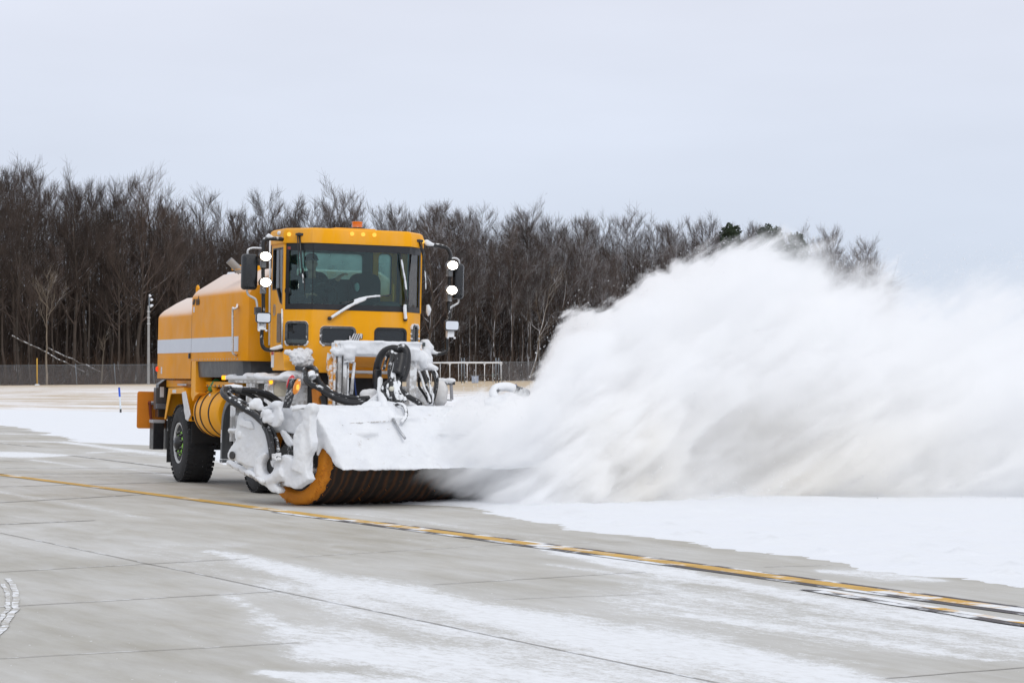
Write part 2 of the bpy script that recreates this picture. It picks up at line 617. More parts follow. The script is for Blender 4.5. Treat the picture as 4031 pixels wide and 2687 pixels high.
# ------------------------------------------------------------------ the ground
def grid(name, xs, ys, zf, mats, attr=None):
    X, Y = np.meshgrid(xs, ys)
    Z = zf(X, Y)
    nx, ny = len(xs), len(ys)
    co = np.stack([X, Y, Z], -1).reshape(-1, 3)
    i = np.arange(nx * ny).reshape(ny, nx)
    f = np.stack([i[:-1, :-1], i[:-1, 1:], i[1:, 1:], i[1:, :-1]], -1).reshape(-1, 4)
    me = bpy.data.meshes.new(name)
    me.vertices.add(len(co)); me.vertices.foreach_set('co', co.ravel())
    me.loops.add(f.size); me.loops.foreach_set('vertex_index', f.ravel())
    me.polygons.add(len(f)); me.polygons.foreach_set('loop_start', np.arange(0, f.size, 4)); me.polygons.foreach_set('loop_total', np.full(len(f), 4))
    me.polygons.foreach_set('use_smooth', np.ones(len(f), bool))
    me.update(); me.validate()
    me.materials.append(mats)
    if attr is not None:
        a = me.attributes.new('cover', 'FLOAT', 'POINT'); a.data.foreach_set('value', attr(X, Y, Z).ravel().astype(np.float32))
    o = bpy.data.objects.new(name, me); COL.objects.link(o); return o


def grass_mat():
    t = NT('dry_grass_and_snow')
    geo = t.n('NewGeometry'); P = geo.outputs['Position']
    sp = t.n('SeparateXYZ'); t.l(P, sp.inputs[0])
    a = t.noise(.35, 6, .65, vec=P, mapscale=(.35, 1.0, 1)); b = t.noise(2.2, 5, .7, vec=P, mapscale=(.5, 1.2, 1)); c0 = t.noise(14, 4, .7, vec=P, mapscale=(.6, 1, 1))
    n = t.math('ADD', t.math('MULTIPLY', a, .55), t.math('ADD', t.math('MULTIPLY', b, .3), t.math('MULTIPLY', c0, .15)))
    # less snow towards the fence and in the open middle
    far = t.rng(sp.outputs['Y'], 190, 290, .03, -.06)
    mid = t.rng(sp.outputs['X'], -28, -4, .03, -.10)
    near = t.rng(sp.outputs['Y'], 105, 150, .05, 0.)
    mid = t.math('MULTIPLY', mid, t.rng(sp.outputs['Y'], 150, 215))
    near = t.math('ADD', near, t.math('MULTIPLY', t.rng(sp.outputs['Y'], 165, 205, .10, 0.), t.rng(sp.outputs['X'], -15, -8)))
    k = t.rng(t.math('ADD', t.math('ADD', n, far), t.math('ADD', mid, near)), .47, .60)
    tan = t.mix(t.noise(5., 5, .7, vec=P), (.60, .49, .35), (.46, .36, .25))
    c = t.mix(k, tan, (.86, .86, .88))
    return t.done(t.bsdf(Base_Color=c, Roughness=.95, Specular_IOR_Level=.1, Normal=t.bump(b, .4, .05)))


xs = np.unique(np.concatenate([np.linspace(-600, -90, 18), np.arange(-90, 72, 4.), np.linspace(72, 600, 18)]))
ys = np.unique(np.concatenate([np.linspace(-200, -10, 10), np.arange(-8, 320, 4.), np.linspace(322, 1500, 24)]))
g = grid('ground', xs, ys, lambda x, y: ter(x, y) - .03, grass_mat())
tag(g, 'flat field of dry tan grass streaked with thin snow beyond the pavement', None, kind='structure')


def proj(X, Y, Z):
    c, s = math.cos(PITCH), math.sin(PITCH)
    z = Z - EYE
    d = c * Y + s * z; h = -s * Y + c * z
    d = np.maximum(d, .5)
    return 2015.5 + FX * X / d, 1343.5 - FX * h / d


STROKES = [
    # frame, strength, [(x, y, half width)]: bands of blown snow left on the concrete, surveyed and fixed to the ground
    ('e', .9, [(1380, 640, 15), (1600, 690, 45), (1900, 770, 60), (2353, 890, 100)]),
    ('f', 1., [(0, 860, 60), (500, 930, 75), (1000, 1050, 95), (1500, 1150, 130), (2000, 1260, 150), (2353, 1330, 165)]),
    ('g', 1., [(0, 1290, 150), (500, 1390, 140), (1000, 1480, 120), (1500, 1590, 110)]),
    ('f', .85, [(0, 950, 50), (300, 1000, 40)]),
    ('e', .8, [(1560, 950, 40), (1750, 1090, 60), (1950, 1180, 90), (2353, 1240, 110)]),
    ('f', 1., [(0, 1290, 110), (400, 1340, 120), (800, 1400, 130), (1200, 1480, 110), (1700, 1570, 90)]),
    ('e', 1., [(1700, 1440, 18), (2000, 1470, 40), (2353, 1500, 70)]),
    ('f', 1., [(0, 1520, 90), (600, 1540, 90), (1500, 1600, 80)]),
    ('f', .95, [(1300, 600, 8), (1500, 640, 28), (1900, 720, 45), (2353, 800, 50)]),
    ('f', .7, [(1450, 730, 10), (1900, 790, 18), (2353, 850, 20)]),
    ('g', .9, [(0, 800, 45), (400, 850, 40), (800, 930, 45), (1300, 1020, 60), (1900, 1110, 70), (2353, 1180, 80)]),
    ('g', .9, [(150, 1060, 25), (600, 1130, 32), (1100, 1190, 38), (1700, 1290, 30), (2100, 1360, 14)]),
    ('g', .75, [(700, 1090, 22), (1200, 1130, 30), (1800, 1210, 40), (2353, 1300, 36)]),
    ('g', .85, [(1000, 770, 14), (1400, 800, 40), (1800, 835, 14)]),
    ('g', .6, [(100, 1180, 20), (700, 1290, 26), (1400, 1400, 16)]),
    ('e', .55, [(0, 250, 10), (300, 300, 10), (600, 350, 12), (850, 400, 14), (1000, 425, 10)]),
    ('e', .42, [(0, 560, 60), (500, 640, 40), (900, 660, 30)]),
    ('e', .42, [(650, 560, 16), (780, 480, 12)]),
    ('e', .5, [(900, 590, 14), (1300, 610, 26), (1600, 600, 16)]),
    ('e', .35, [(100, 500, 20), (500, 460, 14)]),
    ('c', 1.1, [(0, 1285, 38), (300, 1290, 38), (600, 1298, 22), (780, 1295, 8)]),
    ('c', .85, [(60, 1050, 14), (350, 1095, 18), (700, 1140, 18), (1100, 1190, 20), (1500, 1245, 26), (1900, 1290, 28)]),
    ('c', .75, [(0, 1040, 14), (400, 1075, 10)]),
    ('c', .75, [(350, 1350, 10), (700, 1390, 12), (1000, 1440, 12)]),
    ('c', .75, [(1300, 1430, 8), (1650, 1480, 12), (2000, 1530, 14)]),
    ('c', .7, [(1000, 1270, 10), (1300, 1255, 10), (1800, 1262, 14)]),
    ('f', .55, [(0, 380, 10), (500, 430, 12), (900, 490, 14), (1500, 575, 10)]),
    ('f', .5, [(1600, 880, 12), (2000, 950, 16), (2353, 1010, 30)]),
    ('g', .5, [(0, 900, 16), (300, 950, 14)]),
    ('f', .5, [(0, 600, 18), (180, 740, 14)]),
    ('f', .5, [(500, 560, 10), (700, 600, 8)]),
    ('f', .72, [(-300, 880, 90), (300, 1000, 190), (1200, 1230, 280), (2353, 1440, 260)]),
    ('g', .68, [(0, 960, 180), (1200, 1130, 200), (2353, 1260, 150)]),
    ('e', .50, [(900, 620, 60), (1500, 760, 110), (2353, 1000, 220)]),
    ('c', .36, [(0, 1180, 60), (900, 1320, 70), (2000, 1480, 60)]),
    ('f', .36, [(0, 380, 40), (900, 500, 40), (2353, 650, 40)]),
]


def cover(X, Y, Z):
    px, py = proj(X, Y, Z)
    out = np.zeros_like(px)
    for fr, st, pts in STROKES:
        a, b, s = ZF[fr]
        q = [(a + s * p[0], b + s * p[1], s * p[2]) for p in pts]
        for (x0, y0, w0), (x1, y1, w1) in zip(q[:-1], q[1:]):
            t = np.clip((px - x0) / max(x1 - x0, 1e-6), 0, 1)
            cy = y0 + (y1 - y0) * t; w = w0 + (w1 - w0) * t
            ex = np.maximum(0, np.maximum(x0 - px, px - x1))
            d = np.sqrt(((py - cy) / w) ** 2 + (ex / (w * 3)) ** 2)
            out = np.maximum(out, st * (1 - sstep((d - .25) / 1.45)))
    out[(Y < 5)] = .3
    # beyond the frame: more of the same, drifting
    return np.clip(out, 0, 1.2)


def pave_mat():
    t = NT('concrete_with_blown_snow')
    geo = t.n('NewGeometry'); P = geo.outputs['Position']
    at = t.n('Attribute', attribute_name='cover')
    rot = (0, 0, R(-27))
    big = t.noise(.22, 4, .5, vec=P)
    strk = t.noise(1.0, 6, .7, vec=P, mapscale=(2.6, .55, 1), rot=rot)
    fine = t.noise(9., 5, .75, vec=P, mapscale=(1.6, .7, 1), rot=rot)
    fine2 = t.noise(45., 3, .7, vec=P)
    n = t.math('ADD', t.math('ADD', t.math('MULTIPLY', strk, .34), t.math('MULTIPLY', fine, .36)), t.math('MULTIPLY', fine2, .30))
    m = t.math('ADD', t.math('MULTIPLY', at.outputs['Fac'], .66), t.math('MULTIPLY', t.math('SUBTRACT', n, .5), 1.9))
    k = t.math('MULTIPLY', t.rng(m, .14, .66, 0, 1, True), t.rng(fine, .25, .6, .80, 1.))
    haze = t.rng(t.math('ADD', t.math('MULTIPLY', at.outputs['Fac'], .3), t.math('ADD', strk, t.math('MULTIPLY', big, .5))), .54, 1.0, 0, .42)
    speck = t.rng(t.noise(26., 2, .5, vec=P, mapscale=(1.5, .6, 1)), .735, .76, 0, .8)
    k = t.math('MAXIMUM', t.math('MAXIMUM', k, haze), speck)
    sp = t.n('SeparateXYZ'); t.l(P, sp.inputs[0])
    base = t.mix(t.rng(sp.outputs['Y'], 18, 34), (.375, .355, .298), (.395, .355, .282))
    base = t.mix(t.rng(big, .3, .7), base, (.435, .408, .348))
    base = t.mix(t.rng(t.noise(3., 6, .7, vec=P), .35, .8, 0, .55), base, (.34, .318, .285))
    base = t.mix(t.rng(t.noise(120., 2, .6, vec=P), .5, .8, 0, .35), base, (.30, .28, .26))
    c = t.mix(k, base, SNOW)
    rough = t.rng(k, 0, 1, .62, .85)
    h = t.math('ADD', t.math('MULTIPLY', k, .8), t.math('MULTIPLY', fine2, .25))
    return t.done(t.bsdf(Base_Color=c, Roughness=rough, Specular_IOR_Level=.35, Normal=t.bump(h, .35, .02)))


xs = np.unique(np.concatenate([np.linspace(-80, -11, 24), np.arange(-11, 9.01, .1), np.linspace(9.5, 60, 20)]))
ysl = [-30, -15, -5, 2, 6, 9, 11, 12.]
while ysl[-1] < 116: ysl.append(ysl[-1] + max(.07, .0001 * ysl[-1] ** 2 * 1.2))
g = grid('pavement', xs, np.array(ysl), ter, pave_mat(), cover)
tag(g, 'pale concrete taxiway with joints and bands of blown snow', None, kind='structure')

# edge of the swept strip: snow lies to the right of and beyond this line
EDGE = sorted([tuple(G('f', *p)[:2]) for p in [(300, 325), (860, 350), (1230, 462), (1950, 540), (2353, 608)]] +
              [tuple(G('g', *p)[:2]) for p in [(600, 668), (950, 712), (1250, 790), (1700, 815), (1850, 850), (2353, 898)]] +
              [tuple(G('F', *p)[:2]) for p in [(0, 1675), (130, 1700), (270, 1740), (600, 1755)]] +
              [(8.5, 10.), (5.2, 16.5), (-3.2, 37.), (-5.2, 46.), (-7.0, 54.), (-24., 95.), (-34., 108.), (-60., 119.)], key=lambda p: p[1])
ey_ = np.array([p[1] for p in EDGE]); ex_ = np.array([p[0] for p in EDGE])
rows = [10.]
while rows[-1] < 119: rows.append(rows[-1] + max(.045, .00009 * rows[-1] ** 2 * 1.5))
rows = np.array(rows)
ncol = 170
tt = np.linspace(0, 1, ncol) ** 2.4
xe = np.interp(rows, ey_, ex_)
jag = (fbm(rows * 1.1, rows * 0 + 3.7, 5) - .5) * .55 + (fbm(rows * 6, rows * 0 + 9.1, 3) - .5) * .30
xe = xe + jag * np.clip(rows / 25, .6, 2.2)
width = 75 + (rows * .6)
X = xe[:, None] + tt[None, :] * width[:, None]
Y = np.repeat(rows[:, None], ncol, 1)
depth = -.007 + .045 * sstep((X - xe[:, None]) / 1.1) + (fbm(X * 9, Y * 9, 3) - .5) * .014
bumpy = (fbm(X * .8, Y * .8, 4) - .45) * .05 + (fbm(X * 4, Y * 4, 3) - .5) * .022
clods = np.maximum(0, fbm(X * 7, Y * 7, 2) - .70) * .22
Z = ter(X, Y) + depth + (bumpy + clods) * sstep((X - xe[:, None]) / .8)
me = bpy.data.meshes.new('snow_cover')
i = np.arange(X.size).reshape(X.shape)
f = np.stack([i[:-1, :-1], i[:-1, 1:], i[1:, 1:], i[1:, :-1]], -1).reshape(-1, 4)
co = np.stack([X, Y, Z], -1).reshape(-1, 3)
me.vertices.add(len(co)); me.vertices.foreach_set('co', co.ravel())
me.loops.add(f.size); me.loops.foreach_set('vertex_index', f.ravel())
me.polygons.add(len(f)); me.polygons.foreach_set('loop_start', np.arange(0, f.size, 4)); me.polygons.foreach_set('loop_total', np.full(len(f), 4))
me.polygons.foreach_set('use_smooth', np.ones(len(f), bool)); me.update()


def cover_mat():
    t = NT('settled_snow')
    geo = t.n('NewGeometry'); P = geo.outputs['Position']
    a = t.noise(2.5, 6, .7, vec=P); b = t.noise(12., 4, .7, vec=P, mapscale=(.8, 1.4, 1))
    d = t.noise(5., 5, .75, vec=P, mapscale=(.6, 1.5, 1))
    c = t.mix(t.rng(a, .3, .7), SNOW, (.80, .82, .86))
    c = t.mix(t.rng(d, .68, .78, 0, .35), c, (.55, .50, .45))
    return t.done(t.bsdf(Base_Color=c, Roughness=.8, Specular_IOR_Level=.25, Normal=t.bump(t.math('ADD', t.math('MULTIPLY', b, .5), a), .4, .04)))


me.materials.append(cover_mat())
o = bpy.data.objects.new('snow_cover', me); COL.objects.link(o)
tag(o, 'unswept white snow lying over the right side of the pavement', None, kind='structure')


def strip(pts, w0, w1, z, mb, n=6):
    """flat ribbon on the pavement between the offsets w0 and w1 from the path"""
    P = curve([(p[0], p[1], 0) for p in pts], n)
    L = []
    for i, p in enumerate(P):
        a = P[max(i - 1, 0)]; b = P[min(i + 1, len(P) - 1)]; d = _n((b - a)[:2]); nn = np.array([d[1], -d[0]])
        ww = (fbm(p[0] * 5, p[1] * 5, 2) - .5) * .03
        q0 = p[:2] + nn * (w0 + ww); q1 = p[:2] + nn * (w1 + ww)
        L.append((q0, q1))
    vs = []
    for q0, q1 in L:
        vs.append((*q0, float(ter(*q0)) + z)); vs.append((*q1, float(ter(*q1)) + z))
    mb.add(vs, [(2 * i, 2 * i + 1, 2 * i + 3, 2 * i + 2) for i in range(len(L) - 1)])


YL = mat('line_paint_yellow', (.58, .34, .06), .7, var=.22, vscale=4, snow=.41, sscale=1.6, sup=.0)
YL2 = mat('line_paint_snowed', (.62, .34, .035), .7, var=.15, vscale=4, snow=.50, sscale=1.3, sup=.0)
BL = mat('line_paint_black', (.085, .075, .078), .75, var=.25, vscale=4, snow=.47, sscale=1.8, sup=.0)
JT = mat('joint_sealant', (.29, .27, .24), .7, var=.4, vscale=1.5, snow=.45, sscale=2.5, sup=.0)
LINE = [G('e', *p)[:2] for p in [(0, 134), (600, 215), (1000, 265), (1500, 334), (1900, 384), (2353, 440)]] + [G('f', *p)[:2] for p in [(600, 487), (1100, 562), (1700, 640), (2353, 727)]] + [G('g', *p)[:2] for p in [(500, 800), (1200, 895), (1600, 935), (2000, 985), (2353, 1025)]]
_lp = np.polyfit([p[1] for p in LINE], [p[0] for p in LINE], 2)
LINE = [np.array([np.polyval(_lp, y), y]) for y in (44, 40, 36, 33, 30, 28, 26, 24, 22, 20.5, 19.5, 18.5, 17.5, 16.5)]
_d0 = (LINE[0] - LINE[1]); _d1 = (LINE[-1] - LINE[-2])
LINE = [LINE[0] + _d0 * 9] + LINE + [LINE[-1] + _d1 * 4, LINE[-1] + _d1 * 9]
mb = MB(); strip(LINE[:12], -.115, .115, .006, mb, 30); mb.cur = 1; strip(LINE[11:], -.11, .11, .006, mb, 40)
tag(mb.build('centre_line', [YL, YL2], None, fix=False), 'yellow painted line crossing the concrete from left to lower right', None, kind='structure')
mb = MB(); strip(LINE[5:], .12, .235, .005, mb, 30); strip(LINE[6:], -.21, -.12, .005, mb, 30)
L2 = [G('g', *p)[:2] for p in [(1050, 895), (1500, 978), (2000, 1058), (2353, 1105)]]
_of = np.polyfit([p[1] for p in L2], [p[0] - np.polyval(_lp, p[1]) for p in L2], 1)
L2 = [np.array([np.polyval(_lp, y) + np.polyval(_of, max(y, 17.)), y]) for y in (L2[0][1], 19, 18, 17, 16, 14)]; L2.append(L2[-1] + (L2[-1] - L2[-2]) * 5)
strip(L2, .10, .22, .007, mb, 20)
tag(mb.build('line_border', BL, None, fix=False), 'black painted borders of the yellow line', None, kind='structure')
mb = MB(); strip(L2, -.02, .095, .0075, mb, 20)
tag(mb.build('second_line', YL2, None, fix=False), 'second snow-dusted yellow line at the lower right', None, kind='structure')

mb = MB()


def ext(a, b, k0, k1):
    a, b = np.asarray(a), np.asarray(b); d = b - a
    return [a - d * k0, a + (b - a) * .33, a + (b - a) * .66, b + d * k1]


def jt(fr, p, q, k0=.2, k1=.2, w=.012):
    strip(ext(G(fr, *p)[:2], G(fr, *q)[:2], k0, k1), -w, w, .004, mb, 8)


jt('e', (0, 520), (2353, 1012), 1.2, 1.2, .007)
for fr, p, q, k0, k1, w in [('e', (0, 320), (980, 265), 1, .0, .022), ('e', (0, 780), (1450, 700), 1., .15, .010), ('e', (0, 1010), (1700, 915), 1., .1, .009), ('e', (0, 215), (980, 190), .6, .9, .026),
                            ('e', (0, 465), (400, 448), .8, .6, .022), ('e', (700, 1315), (1700, 1262), .9, .3, .006), ('f', (0, 667), (1100, 602), .2, .25, .007), ('f', (900, 850), (1900, 790), .2, .2, .008),
                            ('f', (1300, 955), (2000, 930), .3, .3, .006), ('g', (1600, 1470), (2353, 1410), .2, .5, .008), ('e', (0, 93), (1100, 92), .5, .9, .03), ('e', (400, 130), (1100, 125), .2, .3, .03),
                            ('e', (980, 264), (1750, 255), 0, .2, .012), ('f', (820, 470), (1250, 460), .1, .1, .007), ('e', (0, 155), (600, 150), .3, .6, .02), ('f', (1500, 590), (1950, 580), .1, .1, .007),
                            ('c', (0, 1160), (450, 1202), .2, 0, .06), ('c', (820, 1300), (1980, 1445), 0, 0, .05), ('c', (0, 1015), (420, 1030), .3, 0, .07), ('c', (0, 1362), (350, 1372), .1, 0, .035),
                            ('c', (1000, 1305), (1900, 1288), 0, .1, .025), ('c', (0, 1505), (900, 1508), .1, .3, .02), ('e', (520, 12), (1080, 88), 0, 0, .028), ('g', (700, 745), (1050, 736), .2, .1, .008)]:
    jt(fr, p, q, k0, k1, w)
tag(mb.build('pavement_joint', JT, None, fix=False), 'dark joints and sealed cracks in the concrete', None, kind='structure')

mb = MB()
for pts, w in (([(52, 825), (95, 890), (108, 960), (95, 1030), (50, 1110), (0, 1180), (-60, 1240)], .022), ([(15, 860), (48, 920), (55, 985), (40, 1040), (0, 1110), (-60, 1170)], .016)):
    strip([G('e', *p)[:2] for p in pts], -w, w, .006, mb, 10)
TRK = mat('blown_snow_track', (.48, .46, .42), .8, snow=.50, sscale=14, sup=0.)
tag(mb.build('tyre_track', TRK, None, fix=False), 'curved white tyre track at the left edge of the concrete', None, kind='structure')

# ------------------------------------------------------------------ the woods
def bark(name, col, snow=.2):
    t = NT(name)
    geo = t.n('NewGeometry'); sp = t.n('SeparateXYZ'); t.l(geo.outputs['Normal'], sp.inputs[0])
    pp = t.n('SeparateXYZ'); t.l(geo.outputs['Position'], pp.inputs[0])
    oi = t.n('ObjectInfo')
    n = t.noise(1.1, 4, .7, vec=geo.outputs['Position'], mapscale=(1, 1, .5))
    side = t.math('ADD', t.math('MULTIPLY', sp.outputs['X'], -.22), t.math('MULTIPLY', sp.outputs['Z'], .30))
    pos = t.rng(pp.outputs['X'], -45, 10, -.10, .07)  # more snow flecks to the right, also whitening the bark in place of haze
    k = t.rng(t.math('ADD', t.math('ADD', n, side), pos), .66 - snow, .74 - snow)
    base = t.mix(t.rng(t.noise(.7, 3, .5, vec=geo.outputs['Position']), .3, .7), col, tuple(q * .6 for q in col))
    tint = t.mix(oi.outputs['Random'], (.75, .72, .70), (1.25, 1.15, 1.1))
    base = t.mix(1., base, tint, 'MULTIPLY')
    c = t.mix(k, base, (.80, .82, .87))
    return t.done(t.bsdf(Base_Color=c, Roughness=.95, Specular_IOR_Level=.1))


BARK = bark('trunk_bark', (.105, .092, .082), .02)
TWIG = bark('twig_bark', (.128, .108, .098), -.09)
PALEB = bark('pale_bark', (.24, .215, .175), -.03)


def tubes(paths, sides):
    """paths: list of (points, radii); returns arrays of vertices and quads"""
    V = []; F = []; o = 0
    for pts, rad in paths:
        P = np.asarray(pts); n = len(P)
        D = np.gradient(P, axis=0); D /= np.linalg.norm(D, axis=1)[:, None] + 1e-9
        ref = np.array([.577, .577, .577]) if abs(D[0] @ np.array([.577, .577, .577])) < .9 else np.array([1., 0, 0])
        X = np.cross(D, ref); X /= np.linalg.norm(X, axis=1)[:, None] + 1e-9
        Y = np.cross(D, X)
        a = 2 * math.pi * np.arange(sides) / sides
        r = np.asarray(rad)[:, None, None]
        ring = P[:, None, :] + r * (X[:, None, :] * np.cos(a)[None, :, None] + Y[:, None, :] * np.sin(a)[None, :, None])
        V.append(ring.reshape(-1, 3))
        i = np.arange(n * sides).reshape(n, sides) + o
        j = np.roll(i, -1, 1)
        F.append(np.stack([i[:-1], j[:-1], j[1:], i[1:]], -1).reshape(-1, 4))
        o += n * sides
    return np.concatenate(V), np.concatenate(F)


def raw_mesh(name, V, F, m):
    me = bpy.data.meshes.new(name)
    me.vertices.add(len(V)); me.vertices.foreach_set('co', V.ravel())
    me.loops.add(F.size); me.loops.foreach_set('vertex_index', F.ravel())
    me.polygons.add(len(F)); me.polygons.foreach_set('loop_start', np.arange(0, F.size, 4)); me.polygons.foreach_set('loop_total', np.full(len(F), 4))
    me.polygons.foreach_set('use_smooth', np.ones(len(F), bool)); me.update(); me.materials.append(m)
    return me


def tree_paths(rng, H=24., nl=26, ns=7, nt=8, spread=1., r0=.24, low=.33, fork=False):
    """a tall forest tree in winter: wandering trunk, steep limbs, sub-branches, twigs"""
    trunk = []; limbs = []; twigs = []
    n = 12
    off = np.cumsum(rng.normal(0, .16, (n, 2)), 0) * (H / 24)
    z = np.linspace(0, H * .97, n)
    P = np.column_stack([off[:, 0], off[:, 1], z]); rad = r0 * (1 - np.linspace(0, 1, n) ** .9 * .93)
    trunk.append((P, rad))

    def at(Q, t):
        k = t * (len(Q) - 1); i = min(int(k), len(Q) - 2); return Q[i] + (Q[i + 1] - Q[i]) * (k - i)

    def branch(p, az, incl, L, m, up=.25, wob=.06):
        d = np.array([math.sin(incl) * math.cos(az), math.sin(incl) * math.sin(az), math.cos(incl)])
        out = [p]
        for k in range(m):
            d = d + np.array([0, 0, up / m]) + rng.normal(0, wob, 3); d /= np.linalg.norm(d)
            out.append(out[-1] + d * L / m)
        return np.array(out)
    for i in range(nl):
        t = low + (1 - low) * ((i + rng.rand()) / nl) ** .9
        t = min(t, .985)
        L = H * (.36 * (1.08 - t) + .055) * rng.uniform(.7, 1.25) * spread
        Q = branch(at(P, t), rng.rand() * 6.283, R(rng.uniform(22, 58) * (1. if t > .5 else 1.25)), L, 6, .45)
        rb = max(.018, r0 * (1 - t) * .42 + .014)
        limbs.append((Q, rb * (1 - np.linspace(0, 1, 7) * .85)))
        for j in range(ns):
            s = .2 + .8 * (j + rng.rand()) / ns; s = min(s, .99)
            L2 = L * (.5 - .3 * s) * rng.uniform(.6, 1.3) + .5
            d = Q[-1] - Q[0]; az = math.atan2(d[1], d[0]) + rng.uniform(-1.5, 1.5)
            W = branch(at(Q, s), az, R(rng.uniform(15, 70)), L2, 4, .4, .08)
            limbs.append((W, .017 * (1 - np.linspace(0, 1, 5) * .6)))
            for k in range(nt):
                q = .15 + .85 * (k + rng.rand()) / nt; q = min(q, .99)
                az2 = az + rng.uniform(-1.8, 1.8)
                tw = branch(at(W, q), az2, R(rng.uniform(5, 75)), rng.uniform(.45, 1.5), 2, .4, .08)
                twigs.append((tw, np.array([.0115, .009, .005])))
    return trunk, limbs, twigs


variants = []
for k in range(8):
    rng = np.random.RandomState(100 + k)
    tr, lb, tw = tree_paths(rng, 24., nl=[24, 30, 20, 26, 34, 22, 28, 24][k], ns=8, nt=8, spread=[1.1, .85, 1.3, 1., .8, 1.2, 1.05, 1.15][k], r0=[.26, .2, .32, .24, .17, .3, .22, .25][k], low=[.3, .4, .28, .35, .45, .25, .38, .33][k])
    V, F = tubes(tr, 8)
    tm = raw_mesh('trunk', V, F, BARK)
    V1, F1 = tubes(lb, 4); V2, F2 = tubes(tw, 3)
    # twigs and limbs of one crown, one mesh
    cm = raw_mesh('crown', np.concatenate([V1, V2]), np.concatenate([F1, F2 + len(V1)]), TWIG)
    variants.append((tm, cm))


def plant(name, me2, loc, sc, rz, label, cat='tree', group=None, tilt=0.):
    r = empty(name, loc)
    r.scale = sc if hasattr(sc, '__len__') else (sc, sc, sc)
    r.rotation_euler = (tilt, 0, rz)
    for nm, me in zip(('trunk', 'crown'), me2):
        if me is None: continue
        o = bpy.data.objects.new(nm, me); o.parent = r; COL.objects.link(o)
    return tag(r, label, cat, group)


TOPV = [(-100, 400), (0, 392), (50, 378), (120, 405), (200, 415), (260, 418), (350, 428), (440, 440), (500, 470), (545, 500), (590, 480), (640, 442), (700, 472), (780, 448), (850, 480), (900, 485), (960, 475), (1100, 482), (1180, 500),
        (1290, 486), (1400, 512), (1560, 510), (1650, 518), (1720, 520), (1900, 545), (1960, 560), (2010, 578), (2060, 600)]


def wood_y(x): return 300 + .8 * (x + 60)


def top_at(x, y):
    v = 1176 + x / y * 5880
    t = np.interp(v, [p[0] for p in TOPV], [p[1] for p in TOPV])
    return (852 - t) / 5880 * y + 1.48


rng = np.random.RandomState(11)
cnt = 0
GRP = 'bare trees along the edge of the woods'
for row, (dy, step, hs) in enumerate([(0, 1.75, (.82, .97)), (5, 1.9, (.88, 1.03)), (12, 2.1, (.92, 1.06)), (20, 2.6, (.9, 1.04))]):
    x = -67.
    while x < 58:
        xx = x + rng.uniform(-.8, .8); yy = wood_y(xx) + dy + rng.uniform(-2.5, 2.5)
        x += step * rng.uniform(.8, 1.25)
        if xx / yy > .146: continue
        if xx / yy < -.205 and row: continue
        base = float(ter(xx, yy)) - .05
        H = (top_at(xx, yy) - base) * (rng.uniform(.90, 1.01) if rng.rand() < .50 else rng.uniform(.70, .90)) / 24.4
        if row == 0 and rng.rand() < .25: H *= rng.uniform(.55, .8)
        k = rng.randint(8)
        w = H * rng.uniform(.85, 1.15)
        v = 1176 + xx / yy * 5880
        reg = 'left of the sweeper' if v < 620 else 'behind the sweeper cab' if v < 1030 else 'between cab and snow cloud'
        plant('bare_tree', variants[k], (xx, yy, base), (w, w, H), rng.rand() * 6.28, 'leafless dark tree at the woods edge ' + reg, 'tree', GRP)
        cnt += 1
        if cnt > 290: break

# the depth of the woods behind: slender stems and brush nobody could count
rng = np.random.RandomState(21)
paths = []
for i in range(9000):
    x = rng.uniform(-88, 76); y = wood_y(x) + rng.uniform(3, 110)
    if x / y > .148: continue
    b = float(ter(x, y)) - .1
    H = (top_at(x, y) - b) * rng.uniform(.35, .88)
    n = 6
    off = np.cumsum(rng.normal(0, .28, (n, 2)), 0)
    P = np.column_stack([x + off[:, 0], y + off[:, 1], np.linspace(b, b + H, n)])
    r = rng.uniform(.04, .15)
    paths.append((P, r * (1 - np.linspace(0, 1, n) * .8)))
V1, F1 = tubes(paths, 4)
paths = []
for i in range(60000):
    x = rng.uniform(-82, 66); y = wood_y(x) + rng.uniform(2, 60)
    if x / y > .148: continue
    b = float(ter(x, y))
    tz = (top_at(x, y) - b)
    z = b + tz * rng.rand() ** 1.25 * .80
    d = np.array([rng.normal(0, 1), rng.normal(0, 1), abs(rng.normal(.9, .6))]); d /= np.linalg.norm(d)
    L = rng.uniform(1.5, 4.5)
    p = np.array([x, y, z])
    paths.append((np.array([p, p + d * L * .5 + rng.normal(0, .15, 3), p + d * L + rng.normal(0, .3, 3)]), np.array([.028, .02, .008])))
V2, F2 = tubes(paths, 3)
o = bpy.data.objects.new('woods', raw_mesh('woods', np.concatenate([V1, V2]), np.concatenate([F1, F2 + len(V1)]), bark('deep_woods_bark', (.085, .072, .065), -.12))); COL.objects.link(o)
tag(o, 'dark depth of the winter woods behind the front trees', 'woods', kind='stuff')
# brush along the foot of the trees
paths = []
for i in range(9000):
    x = rng.uniform(-72, 60); y = wood_y(x) - rng.uniform(-6, 5)
    if x / y > .148: continue
    b = float(ter(x, y)) - .05
    L = rng.uniform(.8, 4.6)
    d = np.array([rng.normal(0, .35), rng.normal(0, .35), 1]); d /= np.linalg.norm(d)
    p = np.array([x, y, b]); bend = rng.normal(0, .25, 3)
    paths.append((np.array([p, p + d * L * .5 + bend * .4, p + d * L + bend]), np.array([.022, .015, .006])))
V, F = tubes(paths, 3)
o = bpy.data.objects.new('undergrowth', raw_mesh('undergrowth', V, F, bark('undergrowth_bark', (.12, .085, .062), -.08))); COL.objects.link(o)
tag(o, 'brown leafless undergrowth along the foot of the woods', 'undergrowth', kind='stuff')


